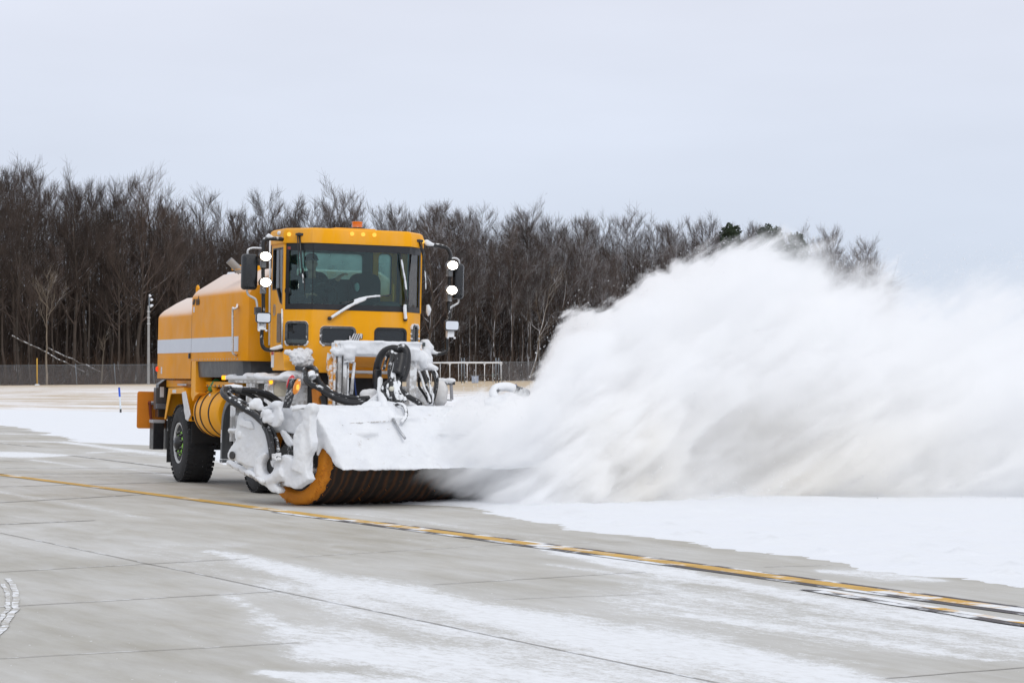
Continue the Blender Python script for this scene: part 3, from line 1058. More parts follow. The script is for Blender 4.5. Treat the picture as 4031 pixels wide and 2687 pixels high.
def single(seed, H, **kw):
    rng = np.random.RandomState(seed)
    tr, lb, tw = tree_paths(rng, H, **kw)
    V, F = tubes(tr, 8); V1, F1 = tubes(lb, 4); V2, F2 = tubes(tw, 3)
    return raw_mesh('trunk', V, F, PALEB), raw_mesh('crown', np.concatenate([V1, V2]), np.concatenate([F1, F2 + len(V1)]), PALEB)


def at_view(vx, y):
    x = (vx - 1176) / 5880 * y
    return x, y, float(ter(x, y))


plant('slender_tree', single(7, 12.5, nl=11, ns=4, nt=4, spread=1.05, r0=.15, low=.52), at_view(105, 297), 1., 0., 'pale slender young tree in front of the dark woods at the far left')
plant('slender_tree', single(9, 6.2, nl=4, ns=2, nt=2, spread=.6, r0=.11, low=.5), at_view(233, 298), 1., 1., 'short bent pale sapling standing left of the light pole', tilt=R(6))
plant('slender_tree', single(12, 15, nl=10, ns=4, nt=3, spread=1.2, r0=.16, low=.25), at_view(1215, 345), 1., 2., 'pale leaning tree with snowy branches right of the pipe frame', tilt=R(14))
for i, (vx, y, L, lean, lab) in enumerate([(60, 299, 9.5, -26, 'long snow-covered fallen log slanting down to the left woods edge'), (118, 301, 7., -24, 'shorter snow-topped fallen log leaning beside the long one')]):
    x, y, z = at_view(vx + 50, y)
    rng = np.random.RandomState(i)
    a = R(-lean); n = 9
    P = np.array([(x - L / 2 * math.cos(a) + L * k / 8 * math.cos(a), y, z + 1.5 + L * math.sin(a) - L * k / 8 * math.sin(a) + rng.normal(0, .05)) for k in range(n)])
    V, F = tubes([(P, np.linspace(.11, .07, n))], 8)
    o = bpy.data.objects.new('fallen_log', raw_mesh('fallen_log', V, F, mat('log_snow_%d' % i, (.10, .085, .075), .9, snow=.37, sscale=2, sup=.15))); COL.objects.link(o)
    tag(o, lab, 'log', 'fallen logs at the edge of the woods')

# pines peeping over the snow cloud
NEED = mat('pine_needles', (.035, .055, .028), .8, var=.4, vscale=2)


def pine(seed, H, Rr):
    rng = np.random.RandomState(seed)
    V, F = tubes([(np.array([(0, 0, 0), (0, 0, H * .5), (0, 0, H)]), np.array([.3, .2, .05]))], 6)
    tm = raw_mesh('trunk', V, F, BARK)
    N = 9000
    z = H * (.45 + .55 * rng.rand(N)); k = 1 - (z / H - .45) / .55
    az = rng.rand(N) * 6.283
    lay = z + .25 * np.sin(az * 5)
    rad = Rr * (.30 + .7 * k ** .6) * np.sqrt(rng.rand(N)) * (1 + .35 * np.sin(az * 3 + lay * 2.1))
    c = np.column_stack([rad * np.cos(az), rad * np.sin(az), lay + rad * .25 + .5 * np.sin(az * 4 + z)])
    a = rng.normal(0, 1, (N, 3)); a /= np.linalg.norm(a, axis=1)[:, None]; b = rng.normal(0, 1, (N, 3)); b /= np.linalg.norm(b, axis=1)[:, None]
    s = .26
    V = np.stack([c - a * s, c + b * s * .5, c + a * s, c - b * s * .5], 1).reshape(-1, 3)
    F = np.arange(4 * N).reshape(N, 4)
    return tm, raw_mesh('crown', V, F, NEED)


for s_, vx, tv, rr_, lab in ((1, 1680, 525, 2.6, 'dark green pine crown rising leftmost above the snow cloud'), (2, 1770, 528, 3.2, 'flat-topped pine crown in the middle above the snow cloud'), (3, 1832, 546, 2.4, 'small pine top just right of the flat-topped pine')):
    x, y, z = at_view(vx, 372)
    H = (852 - tv) / 5880 * y + 1.48 - z
    plant('pine_tree', pine(s_, H, rr_), (x, y, z), 1., 0., lab, 'tree', 'pines above the snow cloud')
for s_, vx, tv, lab in ((31, 1900, 548, 'thin bare treetop right of the pines, half hidden by snow spray'), (32, 1990, 570, 'last faint bare treetop at the right end of the woods')):
    x, y, z = at_view(vx, 380)
    H = (852 - tv) / 5880 * y + 1.48 - z
    plant('bare_tree', variants[s_ % 8], (x, y, z), H / 23.6, 1., lab, 'tree', GRP)

# ------------------------------------------------------------------ fence, gate frame, poles
GALV = mat('galvanised_steel', (.22, .25, .28), .5, metal=.3, var=.2)
GALS = mat('galvanised_steel_snowed', (.30, .33, .36), .6, metal=.2, snow=.60, sscale=2.2, sup=.5)


def link_mat():
    t = NT('chain_link')
    tc = t.n('TexCoord'); sp = t.n('SeparateXYZ'); t.l(tc.outputs['UV'], sp.inputs[0])
    a = t.math('FRACT', t.math('MULTIPLY', t.math('ADD', sp.outputs[0], sp.outputs[1]), 9.))
    b = t.math('FRACT', t.math('MULTIPLY', t.math('SUBTRACT', sp.outputs[0], sp.outputs[1]), 9.))
    k = t.math('MAXIMUM', t.math('LESS_THAN', a, .09), t.math('LESS_THAN', b, .09))
    d = t.bsdf(Base_Color=(.30, .32, .35), Roughness=.6)
    tr = t.n('BsdfTransparent'); m = t.n('MixShader'); t.l(k, m.inputs[0]); t.l(tr.outputs[0], m.inputs[1]); t.l(d.outputs[0], m.inputs[2])
    return t.done(m)


LINK = link_mat()


def fence(label, pts, h, npost):
    r = empty('chain_link_fence', (pts[0][0], pts[0][1], float(ter(*pts[0])))); tag(r, label, 'fence', 'chain link fence along the woods')
    o0 = Vector(r.location)
    (x0, y0), (x1, y1) = pts
    for k in range(npost):
        t = k / (npost - 1); x = x0 + (x1 - x0) * t; y = y0 + (y1 - y0) * t; z = float(ter(x, y))
        mb = MB(); q = Vector((x, y, z)) - o0
        mb.tube([q, q + Vector((-.16, 0, h))], .045, 8); mb.blob(tuple(q + Vector((-.16, 0, h + .02))), .06, 8); mb.build('post', GALV, r, smooth='all')
    mb = MB(); L = math.hypot(x1 - x0, y1 - y0); n = 16
    mb2 = MB()
    P = []
    for k in range(n + 1):
        t = k / n; x = x0 + (x1 - x0) * t; y = y0 + (y1 - y0) * t - .06; z = float(ter(x, y)); P.append(Vector((x, y, z)) - o0)
    for a in P: mb.v.append(tuple(a + Vector((0, 0, .04)))); mb.v.append(tuple(a + Vector((-.14, 0, h - .1))))
    for k in range(n): mb.f.append([2 * k, 2 * k + 2, 2 * k + 3, 2 * k + 1]); mb.mi.append(0)
    o = mb.build('wire_mesh', LINK, r, fix=False)
    uv = o.data.uv_layers.new(name='UVMap')
    for p in o.data.polygons:
        for li in p.loop_indices:
            vi = o.data.loops[li].vertex_index; uv.data[li].uv = (vi // 2 * L / n, 0. if vi % 2 == 0 else h)
    mb2.tube([a + Vector((-.14, 0, h - .08)) for a in P], .022, 6); mb2.build('top_rail', GALV, r, smooth='all')


fence('grey chain link fence with leaning posts before the woods at the left', ((-76.7, 295), (-9.6, 291)), 2.35, 16)
fence('grey chain link fence running right of the gate frame into the snow cloud', ((-1.1, 281), (16.6, 284)), 2.35, 5)

# snow-topped pipe frame of the gate
r = empty('pipe_gate', (-9.2, 280, float(ter(-9.2, 280)))); tag(r, 'long snow-topped pipe gate with thin hanging bars in front of the woods', 'gate')
o0 = Vector(r.location); h = 2.2
mb = MB(); mb.tube([(0, 0, h), (4, 0, h + .03), (8.1, 0, h + .02)], .065, 8); mb.build('top_bar', GALS, r, smooth='all')
mb = MB(); mb.tube([(-.05, 0, h + .07), (4, 0, h + .10), (8.15, 0, h + .09)], .06, 6); mb.build('snow_cap', SN, r, smooth='all')
for k, xb in enumerate([.4, 1.35, 2.4, 3.35, 4.3, 5.25, 6.2, 7.1, 8.0]):
    mb = MB(); big = k % 2 == 0
    mb.tube([(xb, 0, 0), (xb, 0, h)], .045 if big else .03, 6)
    if big:
        mb.tube([(xb, 0, h - .28), (xb - .18, 0, h)], .025, 5); mb.tube([(xb, 0, h - .28), (xb + .18, 0, h)], .025, 5)
    mb.build('upright_bar', GALS, r, smooth='all')
mb = MB(); mb.tube([(3.4, -.02, .9), (8., -.02, .9)], .012, 5); mb.build('lower_wire', GALV, r)
for k, (xx, lab) in enumerate(((-5.4, 'pair of grey steel gate posts left of the pale cabinet'), (-1.62, 'pair of grey steel gate posts right of the pale cabinet'))):
    z = float(ter(xx, 281.5)); r = empty('gate_post', (xx, 281.5, z)); tag(r, lab, 'post', 'steel gate post pairs')
    for s in (-.15, .15):
        mb = MB(); mb.tube([(s, 0, 0), (s, 0, 2.65 + (.05 if s > 0 else 0))], .06, 8); mb.blob((s, 0, 2.7), .07, 8); mb.build('pipe', GALV, r, smooth='all')
    mb = MB(); mb.box((-.15, -.03, 2.35), (.15, .03, 2.42)); mb.build('bracket', GALV, r)
z = float(ter(-4.05, 281)); r = empty('utility_cabinet', (-4.05, 281, z)); tag(r, 'pale blue-grey utility cabinet on the ground behind the pipe gate', 'cabinet')
CAB = mat('cabinet_paint', (.42, .48, .60), .5)
mb = MB(); mb.box((-.37, -.25, 0), (.37, .25, .70)); mb.build('body', CAB, r, bevel=.03)
mb = MB(); mb.box((-.40, -.28, .70), (.40, .28, .77)); mb.build('lid', CAB, r, bevel=.02)
mb = MB(); mb.box((-.30, -.262, .08), (.30, -.252, .62)); mb.build('door', mat('cabinet_door', (.38, .44, .56), .45), r)
z = float(ter(-2.1, 281)); r = empty('valve_post', (-2.1, 281, z)); tag(r, 'short grey-green pipe post beside the right gate posts', 'post')
mb = MB(); mb.tube([(0, 0, 0), (0, 0, .6)], .04, 8); mb.build('stem', GALV, r, smooth='all')
mb = MB(); mb.lathe((0, 0, .6), (0, 0, 1), [(0, .05), (.02, .10), (.42, .10), (.48, .03)], 10); mb.build('head', mat('valve_green', (.16, .22, .22), .5), r, smooth=40)

# light pole
x, y = -41.6, 293; z = float(ter(x, y)); r = empty('light_pole', (x, y, z)); tag(r, 'tall grey pole with small white lamps at its top, left of the sweeper', 'pole')
POLE = mat('pole_grey', (.34, .34, .34), .7, var=.12)
mb = MB(); mb.tube([(0, 0, 0), (0, 0, 7.2), (0, 0, 9.0)], [.17, .14, .12], 12); mb.build('shaft', POLE, r, smooth=50)
mb = MB(); mb.tube([(.05, -.05, 6.6), (.08, -.05, 10.2)], .06, 8); mb.build('mast', GALV, r, smooth='all')
for k, (dx, zz, s) in enumerate(((.12, 10.2, .16), (.30, 9.75, .18), (.28, 9.05, .24))):
    mb = MB(); mb.lathe((dx, -.1, zz), (.6, 0, -.8), [(-.1, .04), (0, s * .8), (.18, s), (.22, s * .8)], 12); mb.build('lamp_head', WHT, r, smooth=40)
for k, zz in enumerate((6.9, 7.6, 8.3)):
    mb = MB(); mb.box((-.16, -.18, zz), (.2, .18, zz + .07)); mb.build('clamp', STEELS, r)
# marker stakes
x, y, z = at_view(85.5, 288); r = empty('marker_post', (x, y, z)); tag(r, 'thin yellow marker post in the field before the left fence', 'post')
mb = MB(); mb.tube([(0, 0, 0), (-.02, 0, 3.0)], .07, 8); mb.blob((-.02, 0, 3.0), .07, 8); mb.build('shaft', mat('post_yellow', (.62, .36, .05), .6), r, smooth='all')
mb = MB(); mb.blob((0, 0, .03), (.3, .25, .12), 10); mb.build('snow_foot', SN, r, smooth='all')
bp = G('c', 1398, 800)
WHB = mat('marker_white', (.70, .76, .80), .4); BLB = mat('marker_blue', (.02, .09, .55), .4)
for k, (bx, by, lab) in enumerate(((-17.75, 116, 'blue and white edge marker stake standing left of the sweeper'), (.36 + 118 * .0, 118, 'blue-topped edge marker behind the right end of the broom'))):
    if k == 1: bx = (2034 - 2015.5) / FX * by
    z = float(ter(bx, by)); 
    if k == 0: z = EYE - (1621 - 1460) / FX * by
    else: z = EYE - (1513 - 1460) / FX * by - 1.1
    zg = float(ter(bx, by))
    r = empty('edge_marker', (bx, by, z)); tag(r, lab, 'marker', 'blue and white edge markers')
    hh = 1.12
    mb = MB(); mb.tube([(.02, 0, min(0, zg - z) - .1), (.02, 0, .14)], .045, 10); mb.build('base', BLACK, r, smooth=50)
    mb = MB(); mb.tube([(.02, 0, .14), (-.02, 0, hh * .62)], .04, 10); mb.build('white_sleeve', WHB, r, smooth=50)
    mb = MB(); mb.tube([(-.02, 0, hh * .62), (-.05, 0, hh * .98)], .045, 10); mb.build('blue_sleeve', BLB, r, smooth=50)
    mb = MB(); mb.tube([(-.05, 0, hh * .98), (-.052, 0, hh)], .047, 10); mb.build('cap', BLACK, r, smooth=50)

# ------------------------------------------------------------------ the snow sweeper
TR = empty('snow_sweeper', OT)
Mx = Matrix(((FT[0], RT[0], NP[0], OT[0]), (FT[1], RT[1], NP[1], OT[1]), (FT[2], RT[2], NP[2], OT[2]), (0, 0, 0, 1)))
TR.matrix_world = Mx
tag(TR, 'yellow airport snow sweeper truck with snow-caked rotary broom in front', 'snow sweeper')


def P_(name, mb, m, parent=TR, **kw): return mb.build(name, m, parent, **kw)


def mir(p): return [(-a, b) for a, b in reversed(p)]


def box(lo, hi, **k):
    return MB().box(lo, hi, **k)


# --- hopper body: high front section and low rear section with sloped shoulders
def body_prof(zb, zs, zt, vr):
    L = [(-1.25, zb), (-1.25, zs - .03), (-1.243, zs + .005), (-1.22, zs + .04), (-1.163, zs + .095), (-.97, zs + .217), (-vr, zt), (-vr + .05, zt + .006)]
    return L + mir(L)


def body_sec(u, prof, k=1., zk=0.):
    return [(u, v * k, z + (zk if z > 2.3 else 0)) for v, z in prof]


hi = body_prof(1.81, 2.77, 3.11, .78)
lo = body_prof(1.553, 2.509, 2.816, .80)
mb = MB(); mb.loft([body_sec(u, hi, k, zk) for u, k, zk in ((.70, 1, -.006), (.712, 1, 0), (3.33, 1, 0), (3.40, .985, -.002), (3.47, .955, -.01), (3.50, .925, -.03))])
body = P_('hopper_body', mb, YELD, smooth=25)
mb = MB(); mb.loft([body_sec(u, lo, k, zk) for u, k, zk in ((-1.42, .985, -.01), (-1.40, 1, 0), (.698, 1, 0))])
P_('rear_hopper', mb, YELD, body, smooth=25)
for (u0, u1) in ((-1.405, .697), (.715, 3.325)):
    P_('reflective_stripe', box((u0, -1.254, 1.940), (u1, -1.2505, 2.150)), STRIPE, body)
P_('panel_seam', box((.70, -1.2515, 1.56), (.706, -1.249, 2.50)), BLACK, body)


def text(s, size, loc, rot, m, parent, name='lettering', ext_=.002, bold=0.):
    c = bpy.data.curves.new('t', 'FONT'); c.body = s; c.size = size; c.extrude = ext_; c.offset = bold; c.align_x = 'LEFT'
    o = bpy.data.objects.new('t', c); COL.objects.link(o)
    bpy.context.view_layer.update()
    me = bpy.data.meshes.new_from_object(o.evaluated_get(bpy.context.evaluated_depsgraph_get()))
    bpy.data.objects.remove(o)
    me.materials.clear(); me.materials.append(m); me.name = name
    o = bpy.data.objects.new(name, me); COL.objects.link(o); o.parent = parent; o.location = loc; o.rotation_euler = rot
    return o


SIDE = (R(90), 0, 0)
q0 = T('F', 771.5, 1199.5, v=-1.256); q1 = T('F', 787, 1199.5, v=-1.256)
tx = text('mb', .155, q0, SIDE, INK, body, bold=.004); tx.scale = (1.0, 1.15, 1)


def emblem(parent, m, o, ex, ey, en, s, name='emblem', th=.012):
    """three slanted bars, the outer two hooked"""
    o, ex, ey, en = (np.asarray(q, float) for q in (o, ex, ey, en))
    mb = MB()

    def bar(p, q, w):
        return [(p[0] - w / 2, p[1]), (p[0] + w / 2, p[1]), (q[0] + w / 2, q[1]), (q[0] - w / 2, q[1])]
    polys = [[(0, .10), (.0, .62), (.16, .62), (.16, .36), (.24, .20), (.62, 1.0), (.80, 1.0), (.34, 0.0), (.10, 0.0)],
             bar((.60, 0), (1.02, 1.), .17),
             bar((.92, 0), (1.34, 1.), .17),
             [(1.16, 0), (1.34, 0), (1.56, .62), (1.64, .62), (1.64, .30), (1.82, .34), (1.86, .90), (1.78, 1.), (1.56, 1.)]]
    for p in polys: mb.plate([(a * s, b * s) for a, b in p], [], o, ex, ey, en, th)
    return mb.build(name, m, parent)


emblem(body, INK, T('F', 757.5, 1200, v=-1.256), (1, 0, 0), (0, 0, 1), (0, -1, 0), .085, 'side_emblem', .003)
q = T('F', 763, 1217, v=-1.2545); P_('sticker', box((q[0] - .03, -1.2545, q[2] - .045), (q[0] + .035, -1.2508, q[2] + .035)), STICK, body)
q = T(3, 385, 300, v=-1.2545); P_('sticker', box((q[0] - .03, -1.2545, q[2] - .06), (q[0] + .04, -1.2508, q[2] + .045)), STICK, body)
q = T(3, 345, 290, v=-1.25)
mb = MB(); mb.lathe((q[0] - .0, -1.25, q[2]), (-.3, -1, 0), [(0, .035), (.02, .035), (.03, .02)], 12); P_('side_lamp', mb, REDE, body, smooth=40)
q = T(3, 709, 143, v=-1.25); P_('side_lamp', box((q[0] - .03, -1.275, q[2] - .04), (q[0] + .03, -1.25, q[2] + .04)), BLACK, body, bevel=.006)
# grab rail
p = [T(1, *a, v=vv) for a, vv in (((1705, 780), -1.25), ((1695, 830), -1.29), ((1650, 845), -1.33), ((1632, 880), -1.33), ((1632, 1400), -1.33), ((1630, 1510), -1.33), ((1660, 1545), -1.30), ((1690, 1560), -1.25))]
mb = MB(); mb.tube(curve(p, 5), .017, 8); rail = P_('grab_rail', mb, mat('rail_chrome', (.62, .60, .58), .25, metal=.6, snow=.25), body, smooth='all')
mb = MB()
for k in range(18):
    u = .78 + k * .148
    mb.lathe((u, -1.25, 1.835), (0, -1, 0), [(0, .011), (.006, .009), (.009, .003)], 6)
P_('rivet_row', mb, STEEL, body)
q = T(1, 1072, 543, v=-1.05); mb = MB(); 
ring = [(q[0] + .05 * math.cos(a), q[1] + .02, q[2] + .05 * math.sin(a)) for a in np.linspace(0, 2 * math.pi, 13)]
mb.tube(ring, .018, 6, cap=False); mb.box((q[0] - .05, q[1], q[2] - .12), (q[0] + .03, q[1] + .04, q[2] - .04)); P_('lifting_eye', mb, YEL, body, smooth=40)
# top fittings
mb = MB(); mb.lathe((.15, -.28, 2.80), (0, 0, 1), [(0, .30), (.34, .30), (.375, .28), (.38, .0)], 28); P_('air_cleaner', mb, WHT, TR, smooth=35)
mb = MB(); mb.lathe((.15, -.28, 2.98), (0, 0, 1), [(0, .305), (.02, .305)], 28); P_('clamp_band', mb, STEEL, body)
pe = T(1, 1575, 95, u=2.75); pb = T(1, 1720, 235, u=2.75)
mb = MB(); mb.tube([tuple(pe), tuple(pe + (pb - pe) * 1.25)], .055, 16); ex = P_('exhaust_pipe', mb, EXH, TR, smooth=50)
mb = MB(); mb.tube([tuple(pe + (pe - pb) * .002), tuple(pe + (pb - pe) * .02)], .048, 16); P_('pipe_mouth', mb, BLACK, ex)
q = T(1, 1640, 290, u=2.7)
mb = MB(); mb.box((2.6, q[1], 3.1), (2.63, q[1] + .42, q[2] + .12)); mb.box((2.6, q[1], 3.1), (3.2, q[1] + .02, q[2] + .04)); P_('exhaust_bracket', mb, YEL, TR, bevel=.008)
q = T(1, 1700, 262, u=2.65); mb = MB(); mb.tube([(2.64, q[1] - .03, q[2]), (2.7, q[1] + .12, q[2] - .01)], .028, 10); P_('sensor', mb, BLACK, TR, smooth=50)
# skirt
mb = MB(); mb.loft([[(u, -v, 1.58), (u, v, 1.58), (u, v + .02, 1.808), (u, -v - .02, 1.808)] for u, v in ((.97, 1.20), (3.2, 1.20), (3.35, 1.17), (3.43, 1.08))])
P_('side_skirt', mb, DGREY, TR, smooth=30)
# rear frame, posts
mb = MB(); mb.box((-1.35, -1.12, 1.42), (.75, 1.12, 1.53)); mb.box((-1.35, -1.0, 1.50), (.70, 1., 1.56)); mb.box((1.0, -1.10, 1.44), (2.6, 1.10, 1.52)); P_('subframe', mb, YEL, TR, bevel=.008)
mb = MB(); mb.plate([(.735, 1.815), (.985, 1.815), (.99, 1.36), (1.20, 1.345), (.99, 1.30), (.86, 1.22), (.735, 1.30)], [], (0, -1.25, 0), (1, 0, 0), (0, 0, 1), (0, -1, 0), .25); P_('corner_post', mb, YEL, TR, bevel=.006)
mb = MB(); mb.box((-1.5, -.42, .62), (4.7, .42, 1.42)); mb.box((-1.45, -1.1, 1.30), (-.95, 1.1, 1.50)); mb.box((.9, -1.0, 1.25), (2.5, 1., 1.45)); mb.box((2.4, -.9, .7), (4.4, .9, 1.5)); P_('chassis', mb, BLACK, TR, bevel=.02)
# rear wheel arch: a yellow trapezoid hood
out = [(-.83, .93), (-.60, 1.405), (.30, 1.42), (.44, 1.36), (.72, .93), (.62, .93), (.235, 1.33), (-.455, 1.32), (-.76, .93)]
mb = MB(); mb.plate(out, [], (0, -1.262, 0), (1, 0, 0), (0, 0, 1), (0, -1, 0), .012)
prof = [(-.83, .93), (-.60, 1.405), (.30, 1.42), (.44, 1.36), (.72, .93)]
for (a, b) in zip(prof[:-1], prof[1:]):
    d = _n(np.array(b) - a); nn = np.array([d[1], -d[0]]) * .012
    mb.loft([[(a[0], v, a[1]), (b[0], v, b[1]), (b[0] + nn[0], v, b[1] + nn[1]), (a[0] + nn[0], v, a[1] + nn[1])] for v in (-1.25, -.70)])
P_('wheel_arch', mb, YEL, TR)
mb = MB(); mb.plate([(.25, 1.35), (.47, 1.37), (.80, 1.02), (.66, .92), (.50, .95)], [], (0, -1.272, 0), (1, 0, 0), (0, 0, 1), (0, -1, 0), .02); o = P_('arch_snow', mb, SNG, TR); lump(o, .012, 3, .01, .06)
mb = MB(); mb.box((-.34, -1.266, 1.335), (-.12, -1.262, 1.385)); P_('sticker', mb, STICK, TR)
P_('lid_plate', box((-.3, -1.2, 1.45), (.25, -.75, 1.475)), STEEL, TR)


def wheel(u, v_out, side, r=.585, name='wheel', snowy=False):
    s = side  # direction from the outer face towards the truck centre
    prof = [(.035, .30), (.0, .335), (-.006, .40), (-.002, .47), (.02, .535), (.05, .572), (.075, .583), (.37, .583), (.395, .572), (.425, .535), (.445, .47), (.45, .40), (.445, .335), (.41, .30)]
    mb = MB(); mb.lathe((u, v_out, r), (0, s, 0), prof, 56)
    for k in range(40):
        a = 2 * math.pi * k / 40
        for d0, tw in ((.012, 0), (.333, .5)):
            q = a + tw * 2 * math.pi / 40
            c = Vector((u, v_out, r)); rad = Vector((math.cos(q), 0, math.sin(q))); tan = Vector((-math.sin(q), 0, math.cos(q))); ax = Vector((0, s, 0))
            vs = []
            for rr_ in (.56, .596):
                for dd in (d0, d0 + .105):
                    for tt_ in (-.026, .026):
                        vs.append(tuple(c + rad * (rr_ - (.016 if dd == d0 and rr_ > .57 and d0 < .1 else 0)) + ax * dd + tan * tt_))
            mb.add(vs, [(0, 1, 3, 2), (4, 6, 7, 5), (0, 4, 5, 1), (2, 3, 7, 6), (0, 2, 6, 4), (1, 5, 7, 3)])
    w = P_(name, mb, RUBT, TR, smooth=35)
    mb = MB(); mb.lathe((u, v_out, r), (0, s, 0), [(.05, .302), (.028, .312), (.010, .305), (.014, .285), (.04, .272), (.07, .255), (.085, .20), (.085, .02)], 40); P_('rim', mb, RIM, w, smooth=35)
    mb = MB(); mb.lathe((u, v_out, r), (0, s, 0), [(.085, .12), (-.01, .105), (-.04, .085), (-.055, .05), (-.06, .0)], 24)
    for k in range(10):
        q = 2 * math.pi * k / 10 + .2
        mb.lathe((u + .165 * math.cos(q), v_out, r + .165 * math.sin(q)), (0, s, 0), [(.085, .026), (.02, .024), (-.01, .014)], 8)
    P_('hub', mb, BLK2, w, smooth=40)
    mb = MB()
    for k in range(10):
        q = 2 * math.pi * k / 10 + .2
        c = (u + .165 * math.cos(q), v_out + s * .045, r + .165 * math.sin(q)); d = q + 1.57 + (.0 if k % 2 else .4)
        mb.tube([c, (c[0] + .075 * math.cos(d), c[1], c[2] + .075 * math.sin(d))], [.034, .014], 6)
    P_('nut_indicator', mb, LIME, w, smooth=50)
    return w


wheel(0, -1.25, 1); wheel(0, 1.25, -1); wheel(3.7, -1.12, 1); wheel(3.7, 1.12, -1)
mb = MB(); mb.tube([(0, -.8, .59), (0, .8, .59)], .11, 10); mb.blob((0, 0, .59), .26, 14); P_('axle', mb, BLACK, TR, smooth=50)
mb = MB(); mb.tube([(3.55, -.8, .55), (3.55, .8, .55)], .11, 10); mb.blob((3.55, 0, .55), .26, 14); P_('axle', mb, BLACK, TR, smooth=50)
# mud flap and rear boxes
P_('mudflap', box((-.73, -1.24, .27), (-.71, -.74, .98)), mat('flap_rubber', (.03, .03, .03), .8, snow=.36, sscale=8, sup=0), TR)
P_('mudflap', box((.70, -1.22, .60), (.715, -.74, 1.0)), mat('flap_rubber_front', (.015, .015, .016), .8), TR)
mb = MB(); mb.plate([(-1.24, 1.40), (-1.24, 1.46), (-1.14, 1.535), (-.80, 1.535), (-.80, .95), (-1.24, .95)], [], (-1.33, 0, 0), (0, 1, 0), (0, 0, 1), (1, 0, 0), .2); P_('tail_panel', mb, BLK2, TR, bevel=.008)
P_('light_box', box((-1.45, -1.29, 1.07), (-1.30, -1.12, 1.41)), DGREY, TR, bevel=.01)
P_('light_box', box((-1.44, -1.285, 1.08), (-1.25, -1.13, 1.16)), mat('box_grey', (.12, .13, .15), .5), TR, bevel=.01)
q = T(3, 393, 548, u=-1.29); P_('sticker', box((-1.30, q[1] - .03, q[2] - .08), (-1.288, q[1] + .03, q[2] + .08)), STICK, TR)
mb = MB(); mb.box((-1.5, -1.33, .45), (-1.25, -1.16, .90)); mb.box((-1.5, -1.12, .45), (-1.25, -1.02, .90)); P_('rear_bumper', mb, BLK2, TR, bevel=.012)
P_('bumper_cap', box((-1.51, -1.34, .86), (-1.24, -1.15, .91)), mat('cap_grey', (.35, .36, .38), .5), TR, bevel=.008)
mb = MB(); mb.plate(rr(-1.475, -1.0, .765, 1.345, .035), [], (-1.74, 0, 0), (0, 1, 0), (0, 0, 1), (1, 0, 0), .03); bd = P_('orange_panel', mb, YELO, TR, bevel=.006)
q = T(3, 258, 670, u=-1.70); q2 = T(3, 278, 950, u=-1.72)
mb = MB(); mb.tube([tuple(q), (q[0], q[1] + .01, q[2] - .15), tuple(q2)], [.026, .022, .014], 8); mb.blob(tuple(q), .035, 10); P_('panel_latch', mb, DRED, bd, smooth=60)
mb = MB(); mb.tube([tuple(q), (q[0] + .02, q[1] + .22, q[2] + .0)], .03, 10); P_('hinge_pin', mb, STEEL, bd, smooth=60)
# fuel tank with straps
fc = (-.885, 1.065); fr_ = .363
mb = MB(); mb.lathe((.84, fc[0], fc[1]), (1, 0, 0), [(0, .30), (.02, .345), (.05, fr_), (1.38, fr_), (1.42, .345), (1.435, .30)], 56); tank = P_('fuel_tank', mb, YEL, TR, smooth=30)
for u in (.97, 1.22, 1.66, 1.68, 1.24, .99):
    pass
for u in (.97, 1.27, 1.75):
    mb = MB()
    for du in (0, .035):
        mb.lathe((u + du, fc[0], fc[1]), (1, 0, 0), [(0, fr_ + .002), (.004, fr_ + .009), (.018, fr_ + .009), (.022, fr_ + .002)], 56)
    P_('tank_strap', mb, STRAP, tank, smooth=40)
q = T(3, 980, 478, v=-1.05)
mb = MB(); mb.tube([(q[0] - .16, -1.05, q[2] - .05), (q[0] + .13, -1.05, q[2] + .055)], .055, 14); P_('filler_cap', mb, GREEN, tank, smooth=50)
mb = MB(); mb.tube([(q[0], -1.04, q[2]), (q[0] + .03, -1.0, q[2] - .12)], .06, 12); P_('filler_neck', mb, YEL, tank, smooth=50)
q = T(3, 965, 580, v=-1.2); mb = MB(); mb.box((1.42, -1.155, 1.28), (1.50, -1.145, 1.34), rot=None); P_('sticker', mb, STICK, tank)
P_('side_marker', box((2.50, -1.26, 1.545), (2.62, -1.22, 1.605)), AMB, TR, bevel=.008)
mb = MB()
for k in range(7): mb.lathe((1.15 + k * .22, -1.1, 1.455), (0, -1, 0), [(0, .016), (.02, .013)], 6)
P_('bolt_row', mb, STEEL, TR)
# grey guard hoop in front of the tank
p = curve([(3.20, -1.30, 1.27), (3.02, -1.30, 1.235), (2.86, -1.30, 1.15), (2.76, -1.30, 1.02), (2.72, -1.30, .85), (2.71, -1.30, .6), (2.71, -1.30, .42)], 5)
mb = MB(); secs = []
for i, c in enumerate(p):
    a = p[max(i - 1, 0)]; b = p[min(i + 1, len(p) - 1)]; d = _n(b - a); nn = np.array([d[2], 0, -d[0]]) * -.045
    secs.append([tuple(c - nn + (0, 0, 0)), tuple(c + nn), tuple(c + nn + (0, .14, 0)), tuple(c - nn + (0, .14, 0))])
mb.loft(secs); gh = P_('guard_hoop', mb, DGREY, TR, bevel=.006)
mb = MB(); mb.box((2.66, -1.31, .38), (2.80, -1.12, .43)); mb.box((2.9, -1.22, .34), (3.3, -1.10, .40)); mb.box((3.2, -1.2, .30), (3.5, -1.1, .36)); P_('guard_foot', mb, mat('foot_grey', (.10, .11, .12), .6, snow=.42, sscale=10), gh, bevel=.01)
P_('sticker', box((2.69, -1.304, .66), (2.73, -1.3005, .84)), STICK, gh)
